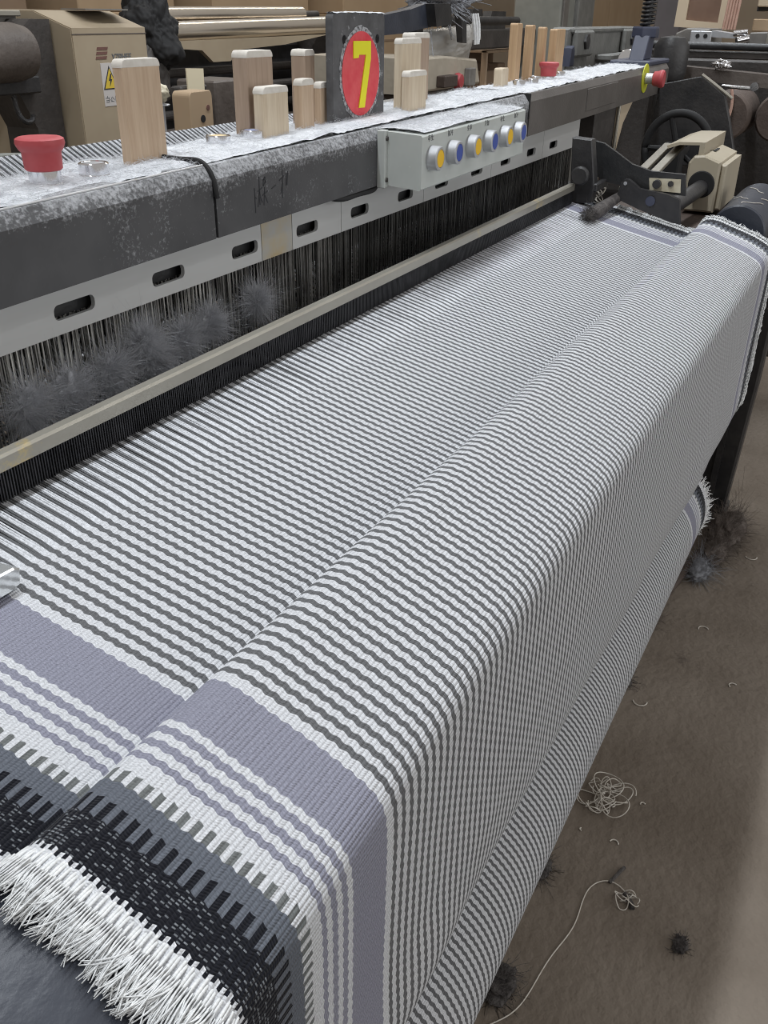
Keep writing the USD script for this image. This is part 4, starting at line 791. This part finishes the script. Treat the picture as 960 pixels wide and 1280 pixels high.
cg = [[(.0, .7, .9, .7), (.45, 1, .45, .7), (.1, .3, .8, .3), (.1, 0, .8, 0), (.8, .6, .8, 0)], [(.0, .4, .1, .1), (.25, .7, .3, .1), (.3, .1, .8, .05), (.5, .8, .6, .6), (.8, .6, .95, .3)], [(.1, .9, .5, .9), (.1, .9, .1, 0), (.5, .9, .5, 0), (.1, .5, .5, .5), (.6, .9, .6, .3), (.9, .9, .9, .3), (.75, 1, .75, 0)], [(.1, .8, .9, .8), (.1, .8, .1, .3), (.9, .8, .9, .3), (.1, .55, .9, .55), (.1, .3, .9, .3), (.5, 1, .5, 0)]]
for k in range(4):
    T.part("lettering", strokes(cg[k], 0.017, (2.356 + 0.021 * k, 2.1984, 0.962), (1, 0, 0), (0, 0, 1), 0.0022, 0.0003), "ink_faint", parent=lb, label="warning characters")
T.done()
T = Thing("metal_sheet", "bent dusty metal sheet lying on the electric cabinet", "sheet")
T.part("sheet", prism([(2.36, 2.24), (2.40, 2.215), (2.52, 2.216), (2.56, 2.30), (2.50, 2.38), (2.38, 2.36)], 'z', 1.2145, 1.2185), "grey_iron"); T.done()
T = Thing("drive_motor", "large round dark brown motor left of the electric cabinet", "motor")
T.part("housing", lathe([(0, 0), (0.045, 0), (0.068, 0.012), (0.076, 0.04), (0.076, 0.22), (0.068, 0.26), (0, 0.27)], (1.83, 2.24, 1.108), 'x', 36), "brown_iron", smooth=40)
T.part("end_cap", lathe([(0, 0), (0.05, 0), (0.06, -0.008), (0.05, -0.02), (0, -0.026)], (1.835, 2.24, 1.108), 'x', 30), "dark_iron", smooth=40)
T.part("pedestal", prism([(2.12, 0.0), (2.236, 0.0), (2.236, 1.19), (2.16, 1.19), (2.06, 1.12), (2.06, 1.04), (2.13, 0.90)], 'y', 2.27, 2.40), "dark_iron")
T.part("bracket", box(1.80, 2.14, 2.24, 2.30, 1.00, 1.045, 0.004), "black_metal")
T.part("hook", tube([(2.045, 2.25, 1.01), (2.045, 2.245, 0.945), (2.055, 2.24, 0.93), (2.085, 2.24, 0.93), (2.09, 2.24, 0.945)], 0.008, 8, 20), "black_metal"); T.done()
T = Thing("machine_rail", "dusty pale machine rail running above the brown motor", "rail")
T.part("rail_bar", box(1.2, 2.20, 2.36, 2.44, 1.180, 1.206, 0.004), "grey_iron"); T.part("rail_lip", box(1.2, 2.20, 2.34, 2.37, 1.196, 1.212, 0.003), "cap"); T.done()
solo("waste_bucket", lathe([(0.05, 0), (0.062, 0), (0.078, 0.16), (0.082, 0.165), (0.078, 0.17), (0.072, 0.165), (0.058, 0.01), (0, 0.01)], (1.72, 1.95, 0.72), 'z', 28), "column", "grey-green bucket in the gap left of the cabinet", "bucket", smooth=40)
solo("bucket_stand", box(1.45, 1.90, 1.88, 2.08, 0.0, 0.72, 0.01), "cabinet", "beige stand under the grey-green bucket", "stand")
T = Thing("steel_roller", "long polished steel roller of the loom behind, upper of the two", "roller", "polished rollers of the loom behind")
T.part("roller_body", cyl((3.15, 2.69, 1.195), (4.30, 2.69, 1.206), 0.034, 32), "steel_roll", smooth=40); T.part("journal", cyl((4.30, 2.69, 1.206), (4.45, 2.69, 1.207), 0.016, 16), "dark_iron", smooth=40); T.done()
T = Thing("steel_roller", "long polished steel roller of the loom behind, lower and thicker of the two", "roller", "polished rollers of the loom behind")
T.part("roller_body", cyl((3.12, 2.60, 1.138), (4.42, 2.60, 1.160), 0.040, 36), "steel_roll", smooth=40); T.part("journal", cyl((3.0, 2.60, 1.136), (3.12, 2.60, 1.138), 0.02, 16), "dark_iron", smooth=40); T.done()
T = Thing("roller_guard", "beige-brown guard plate hanging under the polished rollers", "guard")
T.part("guard_sheet", prism([(3.15, 1.110), (4.35, 1.122), (3.95, 1.085), (3.60, 1.072), (3.52, 1.030), (3.40, 1.030), (3.33, 1.075), (3.15, 1.085)], 'y', 2.56, 2.58), "cabinet"); T.done()
T = Thing("cover_bundle", "crumpled black cover draped over the left end of the polished rollers", "cover")
T.part("fabric", blob((2.90, 2.46, 1.13), (0.095, 0.10, 0.135), 5, 0.55, 5, 1.6), "black_matt", smooth=True); T.part("hanging_fold", blob((2.86, 2.44, 1.00), (0.075, 0.06, 0.12), 6, 0.5, 4, 1.6), "dark_iron", smooth=True); T.done()
T = Thing("rear_machine_frame", "dark machine frame with rails below the polished rollers", "machine frame")
T.part("side_plate", box(2.70, 2.80, 2.50, 3.10, 0, 1.10, 0.01), "dark_iron"); T.part("side_plate", box(4.45, 4.56, 2.60, 3.10, 0, 1.17, 0.01), "dark_iron")
T.part("panel", box(2.80, 4.45, 2.80, 2.86, 0.2, 1.08, 0.01), "black_metal")
for k, (z, y) in enumerate(((0.92, 2.62), (0.99, 2.66), (0.84, 2.62))): T.part("cross_bar", cyl((2.80, y, z), (4.45, y, z), 0.018, 12), "dark_iron")
T.part("front_rail", box(2.80, 4.45, 2.53, 2.57, 0.70, 0.80, 0.006), "brown_iron"); T.done()
T = Thing("lint_pin", "grey metal pin with a lint-covered cap behind the near wooden block", "pin")
T.part("pin_shaft", cyl((1.212, 1.02, 0.98), (1.212, 1.02, 1.098), 0.0058, 16), "bezel", smooth=40); T.part("washer", cyl((1.212, 1.02, 1.088), (1.212, 1.02, 1.0905), 0.014, 24), "bezel", smooth=40); T.part("cap_lint", blob((1.212, 1.02, 1.106), (0.0155, 0.0155, 0.0125), 9, 0.35, 3), "cream", smooth=True); T.done()
solo("paper_sheet", prism([(2.013, 1.033), (2.079, 1.035), (2.080, 1.088), (2.012, 1.091)], 'y', 1.60, 1.604), "paper", "bright cream sheet of paper beyond the warp yarns", "paper")
T = Thing("switch_box", "small brown box with two holes in front of the cream paper", "box")
T.part("box_body", prism(rrect(1.762, 1.845, 0.90, 1.060, 0.012), 'y', 1.40, 1.45, bevel=0.002), "card")
T.part("hole", lathe([(0, 0), (0.008, 0), (0.008, 0.0015), (0, 0.0015)], (1.805, 1.40, 1.002), '-y', 12), "black_matt"); T.part("hole", lathe([(0, 0), (0.006, 0), (0.006, 0.0015), (0, 0.0015)], (1.826, 1.40, 1.024), '-y', 12), "ink_red"); T.done()
solo("brown_crate", box(2.15, 2.30, 1.62, 1.75, 0.80, 1.055, 0.005), "brown_iron", "dull brown crate right of the cream paper", "crate")
T = Thing("work_table", "dark work table carrying the paper, crate and brown box", "table")
T.part("table_top", box(1.70, 2.66, 1.36, 1.84, 0.78, 0.80, 0.004), "dark_iron")
for x in (1.74, 2.60):
    for y in (1.40, 1.79): T.part("leg", box(x, x + 0.04, y, y + 0.04, 0, 0.78, 0.003), "dark_iron")
T.done()
solo("paper_stand", box(1.99, 2.10, 1.606, 1.64, 0.80, 1.05, 0.004), "dark_iron", "dark stand holding up the cream sheet", "stand")
solo("box_stand", box(1.765, 1.842, 1.39, 1.46, 0.80, 0.90, 0.004), "black_metal", "black foot under the brown box with holes", "stand")

# ---------------------------------------------------------------- behind (middle)
T = Thing("chute", "dark grey sheet-metal chute jutting in from the right of the number sign", "chute")
T.part("tray", prism([(3.40, 1.205), (3.70, 1.232), (3.83, 1.252), (3.99, 1.254), (4.02, 1.179), (3.62, 1.147), (3.40, 1.141)], 'y', 1.80, 1.84), "navy")
T.part("tray_side", prism([(3.83, 1.252), (3.99, 1.254), (4.02, 1.179), (3.86, 1.170)], 'y', 1.76, 1.802), "plate"); T.part("support_leg", box(3.84, 3.90, 1.838, 1.90, 0.0, 1.18, 0.004), "black_metal"); T.done()
T = Thing("plastic_bag", "grey plastic bag hanging behind the wooden blocks right of the sign", "bag")
gx, gz = np.meshgrid(np.linspace(0, 1, 40), np.linspace(0, 1, 30), indexing="ij")
def bagside(sgn):
    q = np.stack([gx * 5, gz * 5, gx * 0 + sgn], -1); bul = 0.05 * np.sin(np.pi * gx) ** 0.6 * np.sin(np.pi * np.clip(gz * 1.0, 0, 1)) ** 0.5 + 0.035 * (meshkit.fbm(q, 3, 6) - 0.5) * np.sin(np.pi * gx)
    return np.stack([4.26 + 0.72 * gx - 0.10 * (1 - gz) * (gx - 0.3), 2.05 - sgn * bul, 1.01 + 0.15 * gz + 0.03 * (gx - 0.5) * gz], -1)
mA, mB = grid_mesh(bagside(1)), grid_mesh(bagside(-1)); T.part("film", cat(mA, trimesh.Trimesh(mB.vertices, np.asarray(mB.faces)[:, ::-1], process=False)), "plastic_bag", smooth=True)
T.part("torn_flap", prism([(4.86, 1.10), (5.02, 1.10), (5.00, 1.175), (4.93, 1.18), (4.90, 1.19)], 'y', 2.03, 2.034), "plastic_bag"); T.done()
T = Thing("yarn_bundle", "shaggy grey yarn bundle with hanging ends above the plastic bag", "yarn")
T.part("yarn_body", blob((4.42, 2.0, 1.275), (0.20, 0.10, 0.06), 12, 0.7, 4, 2.2), "lint_grey", smooth=True); T.part("strands", fuzz((4.42, 2.0, 1.275), (0.20, 0.09, 0.05), 700, 0.07, 190, 0.0018), "lint_grey", kind="stuff")
for k in range(3): T.part("hanging_end", tube([(4.55 + 0.03 * k, 1.89, 1.22), (4.56 + 0.03 * k, 1.88, 1.15), (4.575 + 0.02 * k, 1.88, 1.09)], 0.007, 6, 14), "fringe")
T.done()
solo("bag_rail", cyl((4.0, 2.14, 1.185), (5.85, 2.14, 1.185), 0.022, 14), "black_metal", "black rail from which the grey plastic bag hangs", "rail", smooth=40)
solo("bag_hook", prism([(4.47, 1.10), (4.52, 1.095), (4.50, 1.22), (4.43, 1.23)], 'y', 1.90, 1.93), "black_metal", "black hook strap in front of the plastic bag", "hook")
T = Thing("covered_table", "table with a beige cover under the hanging plastic bag", "table")
T.part("cover", prism([(3.95, 0.90), (4.80, 0.905), (4.74, 1.02), (4.35, 1.045), (3.95, 1.045)], 'y', 1.93, 2.50, bevel=0.01), "tarp"); T.part("table_body", box(4.0, 4.75, 1.98, 2.46, 0, 0.90, 0.01), "brown_iron"); T.done()
T = Thing("switch_block", "little brown switch block with a bright red button on the beige cover", "switch")
T.part("switch_body", box(4.25, 4.40, 1.885, 1.93, 0.915, 0.965, 0.004), "rust"); T.part("red_cap", lathe([(0, 0), (0.035, 0), (0.038, 0.01), (0.03, 0.03), (0, 0.034)], (4.47, 1.925, 0.933), '-y', 18), "red", smooth=40, label="bright red button"); T.part("pale_plate", box(4.58, 4.66, 1.90, 1.93, 0.905, 0.985, 0.004), "grey_iron"); T.done()
T = Thing("rear_beam", "wide dark beam crossing behind the plastic bag", "machine part")
T.part("beam_bar", box(5.3, 7.6, 2.42, 2.60, 1.02, 1.135, 0.01), "dark_iron"); T.part("bracket", prism([(5.55, 1.135), (6.45, 1.135), (6.45, 1.235), (6.20, 1.235), (6.18, 1.20), (6.05, 1.20), (6.03, 1.245), (5.88, 1.245), (5.86, 1.19), (5.55, 1.18)], 'y', 2.44, 2.50), "black_metal"); T.done()
T = Thing("open_shelf", "warm wooden shelf bay with dark clutter below the wide dark beam", "shelf")
T.part("back_board", box(6.45, 7.45, 2.90, 2.93, 0.4, 1.02, 0.004), "card_dark"); T.part("shelf_board", box(6.45, 7.45, 2.55, 2.90, 0.985, 1.005, 0.004), "wood"); T.part("shelf_board", box(6.45, 7.45, 2.55, 2.90, 0.70, 0.72, 0.004), "wood")
for x in (6.45, 7.0, 7.43): T.part("post", box(x, x + 0.03, 2.56, 2.60, 0.0, 1.0, 0.003), "wood")
T.done()
for x, w, h, lab in ((6.62, 0.22, 0.15, "brown cone box on the left of the warm wooden shelf"), (6.86, 0.13, 0.19, "second brown box on the warm wooden shelf"), (7.12, 0.20, 0.13, "pale yellow box on the right of the warm wooden shelf")):
    solo("shelf_box", box(x - w / 2, x + w / 2, 2.60, 2.82, 0.72, 0.72 + h, 0.006), "paper" if "pale" in lab else "card_dark", lab, "box", "boxes on the wooden shelf")
for i, (x0, x1, y0, zt, m, lab) in enumerate(((5.9, 7.2, 4.4, 1.62, "card", "large cardboard crate stack at the back behind the dark beam"), (7.4, 9.4, 4.2, 1.60, "card", "wide tan cardboard stack behind the grey-green column"), (2.9, 4.6, 4.8, 1.60, "card_dark", "brown cardboard stack behind the polished rollers"), (4.8, 5.75, 4.6, 1.62, "card", "tan cardboard box behind the yarn bundle"), (0.9, 2.7, 4.6, 1.55, "tarp", "pale covered stack at the far left behind the cabinet"))):
    T = Thing("carton_stack", lab, "cardboard boxes", "cartons along the back")
    zs = [0, 0.42, 0.80, 1.20, zt]
    for k in range(4):
        c = T.part("carton", box(x0 + 0.02 * (k % 2), x1 - 0.02 * ((k + 1) % 2), y0 + 0.01 * k, y0 + 0.8, zs[k] + 0.002, zs[k + 1], 0.008), m)
        T.part("tape", box(x0 + 0.05, x1 - 0.05, y0 + 0.01 * k - 0.003, y0 + 0.01 * k + 0.001, zs[k] + (zs[k + 1] - zs[k]) * 0.48, zs[k] + (zs[k + 1] - zs[k]) * 0.52, 0.0005), "card_dark", parent=c)
    T.done()
T = Thing("steel_column", "grey-green steel column with a worn pale strip behind the upright slats", "column")
T.part("column_face", box(7.02, 7.35, 2.25, 2.60, 0, 3.6, 0.01), "column"); T.part("column_flange", box(7.35, 7.75, 2.22, 2.30, 0, 3.6, 0.01), "casting"); T.part("pale_strip", box(7.05, 7.16, 2.235, 2.252, 1.0, 1.6, 0.004), "grey_iron"); T.done()
T = Thing("plywood_screen", "tall brown plywood screen behind the casting and spring", "screen")
for i, (a, b) in enumerate(((10.2, 11.6), (11.62, 12.9), (12.92, 14.6))): T.part("plywood_sheet", box(a, b, 3.5, 3.54, 0, 2.4, 0.004), "card")
T.part("cream_post", box(14.62, 14.85, 3.45, 3.55, 0, 2.4, 0.01), "cream_frame"); T.done()

# ---------------------------------------------------------------- behind (right): the next loom
T = Thing("purple_column", "dark purple-grey column at the top right, beside the framed pane", "column")
T.part("column_body", box(4.5, 4.66, 0.905, 1.02, 0, 3.4, 0.006), "purple"); T.part("base_collar", box(4.46, 4.70, 0.885, 1.04, 0, 0.12, 0.006), "purple"); T.done()
T = Thing("framed_pane", "cream framed brown pane at the top right", "frame")
fo = [(0.912, 1.182), (0.898, 1.60), (0.690, 1.60), (0.702, 1.174)]; fi = [(0.868, 1.208), (0.856, 1.56), (0.728, 1.56), (0.737, 1.199)]
T.part("frame", prism(fo, 'x', 4.40, 4.43, holes=[fi]), "cream_frame"); T.part("pane", prism(fi, 'x', 4.415, 4.42), "pane_brown", label="brown reflecting pane"); T.done()
T = Thing("pink_strands", "bunch of pink yarn strands hanging at the right of the framed pane", "yarn")
for k in range(5): T.part("strand", tube([(4.34, 0.690 - 0.012 * k, 1.55), (4.34, 0.694 - 0.011 * k, 1.35), (4.34, 0.702 - 0.011 * k, 1.176)], 0.005, 6, 16), "pink_yarn")
T.done()
T = Thing("steel_shaft", "long dark steel shaft crossing at the right over the next loom", "shaft")
T.part("shaft_bar", cyl((3.30, 0.80, 1.142), (3.30, 0.20, 1.139), 0.011, 20), "plate", smooth=40); T.part("lower_bar", box(3.31, 3.34, 0.20, 0.80, 1.105, 1.127, 0.003), "dark_iron"); T.done()
T = Thing("gearbox", "grey gearbox with chrome linkage on top of the next loom", "gearbox")
T.part("case", prism([(0.76, 1.04), (0.735, 1.17), (0.70, 1.186), (0.625, 1.184), (0.605, 1.04)], 'x', 3.60, 3.85, bevel=0.004), "grey_iron")
T.part("face_plate", box(3.592, 3.601, 0.615, 0.685, 1.142, 1.178, 0.002), "bezel")
for y in (0.634, 0.66): T.part("hole", lathe([(0, 0), (0.007, 0), (0.007, 0.0015), (0, 0.0015)], (3.590, y, 1.163), 'x', 12), "black_matt")
T.part("slide", prism([(0.62, 1.180), (0.50, 1.166), (0.50, 1.155), (0.62, 1.160)], 'x', 3.62, 3.72), "bezel"); T.part("link", cyl((3.60, 0.545, 1.172), (3.60, 0.500, 1.176), 0.010, 12), "chrome", smooth=40); T.part("link", cyl((3.58, 0.530, 1.152), (3.60, 0.495, 1.158), 0.011, 12), "chrome", smooth=40)
T.done()
T = Thing("machine_housing", "small dark grey tapered housing at the right border on the next loom", "housing")
T.part("housing_body", prism([(0.512, 1.10), (0.492, 1.176), (0.438, 1.178), (0.426, 1.10)], 'x', 3.60, 3.80, bevel=0.003), "grey_iron"); T.part("pale_edge", prism([(0.437, 1.10), (0.4365, 1.176), (0.426, 1.172), (0.424, 1.10)], 'x', 3.594, 3.60), "cap"); T.done()
T = Thing("wall_shelf_machine", "black machine head with a pale box before it at the top right corner", "machine part")
T.part("head", prism([(0.66, 1.245), (0.60, 1.25), (0.57, 1.225), (0.40, 1.222), (0.40, 1.36), (0.66, 1.36)], 'x', 4.90, 5.10), "black_metal"); T.part("tan_ledge", box(4.85, 5.12, 0.42, 0.66, 1.165, 1.215, 0.004), "card"); T.part("pale_box", box(4.86, 4.90, 0.585, 0.655, 1.262, 1.40, 0.004), "cream_frame"); T.part("cable", tube([(4.88, 0.52, 1.30), (4.87, 0.50, 1.26), (4.87, 0.505, 1.236), (4.88, 0.47, 1.232)], 0.006, 8, 24), "cap")
T.done()
T = Thing("cloth_drum", "brown dusty cloth drum in the dark at the right", "drum", "drums of the next loom")
T.part("drum_body", lathe([(0, 0), (0.060, 0), (0.066, 0.01), (0.066, 0.22), (0.060, 0.23), (0, 0.23)], (2.90, 0.425, 0.975), 'x', 32), "rust", smooth=40); T.part("hub", lathe([(0, 0), (0.02, 0), (0.02, -0.012), (0, -0.012)], (2.90, 0.425, 0.975), 'x', 18), "dark_iron"); T.part("thread_tail", tube([(2.885, 0.420, 1.055), (2.885, 0.410, 1.02), (2.885, 0.415, 0.96)], 0.004, 6, 14), "pink_yarn"); T.part("axle", cyl((3.12, 0.425, 0.975), (3.425, 0.425, 0.975), 0.016, 14), "dark_iron"); T.done()
T = Thing("cloth_drum", "second brown drum at the right border behind the first", "drum", "drums of the next loom")
T.part("drum_body", lathe([(0, 0), (0.060, 0), (0.066, 0.01), (0.066, 0.22), (0.060, 0.23), (0, 0.23)], (2.95, 0.285, 0.975), 'x', 32), "rust", smooth=40); T.part("hub", lathe([(0, 0), (0.02, 0), (0.02, -0.012), (0, -0.012)], (2.95, 0.285, 0.975), 'x', 18), "dark_iron"); T.part("axle", cyl((3.17, 0.285, 0.975), (3.425, 0.285, 0.975), 0.016, 14), "dark_iron"); T.done()
T = Thing("black_guard", "angular black guard plate with a pale upper edge at the right of the beam", "guard")
T.part("guard_plate", prism([(0.590, 0.86), (0.574, 1.062), (0.468, 1.085), (0.404, 1.042), (0.380, 0.98), (0.343, 0.87)], 'x', 2.70, 2.725, bevel=0.002), "black_metal")
T.part("edge_rod", tube([(2.705, 0.470, 1.088), (2.705, 0.402, 1.046), (2.705, 0.385, 1.035)], 0.0045, 8, 12), "cap", label="pale bent edge"); T.part("tie_rod", cyl((2.80, 0.43, 1.058), (2.80, 0.350, 1.055), 0.005, 10), "chrome"); T.part("rod_end", lathe([(0, 0), (0.011, 0), (0.011, 0.012), (0, 0.012)], (2.79, 0.347, 1.060), 'x', 12), "chrome"); T.done()
T = Thing("neighbouring_loom", "dark brown frame and rails of the next loom at the right", "machine frame")
T.part("upper_rail", prism([(0.85, 1.099), (0.15, 1.058), (0.15, 1.020), (0.85, 1.066)], 'x', 3.20, 3.28), "brown_iron"); T.part("post", box(3.25, 3.40, 0.72, 0.84, 0, 1.03, 0.006), "dark_iron"); T.part("post", box(3.35, 3.50, -0.15, 0.05, 0, 1.02, 0.006), "dark_iron")
T.part("panel", box(3.42, 3.46, -0.10, 0.90, 0.15, 1.10, 0.006), "dark_iron"); T.part("lower_rail", box(3.20, 3.28, 0.0, 0.80, 0.62, 0.70, 0.006), "brown_iron"); T.part("clip", blob((3.19, 0.50, 1.095), (0.012, 0.026, 0.013), 3, 0.5, 3), "chrome", label="crumpled bright metal clip"); T.done()
T = Thing("tool_post", "black post with rounded head behind the steel sleeve", "post")
T.part("post_body", cyl((3.13, 0.645, 0.0), (3.13, 0.645, 1.05), 0.035, 20), "black_metal", smooth=40); T.part("post_head", lathe([(0, 0), (0.045, 0), (0.052, 0.02), (0.052, 0.09), (0.038, 0.115), (0, 0.12)], (3.13, 0.645, 1.05), 'z', 24), "black_metal", smooth=40); T.done()
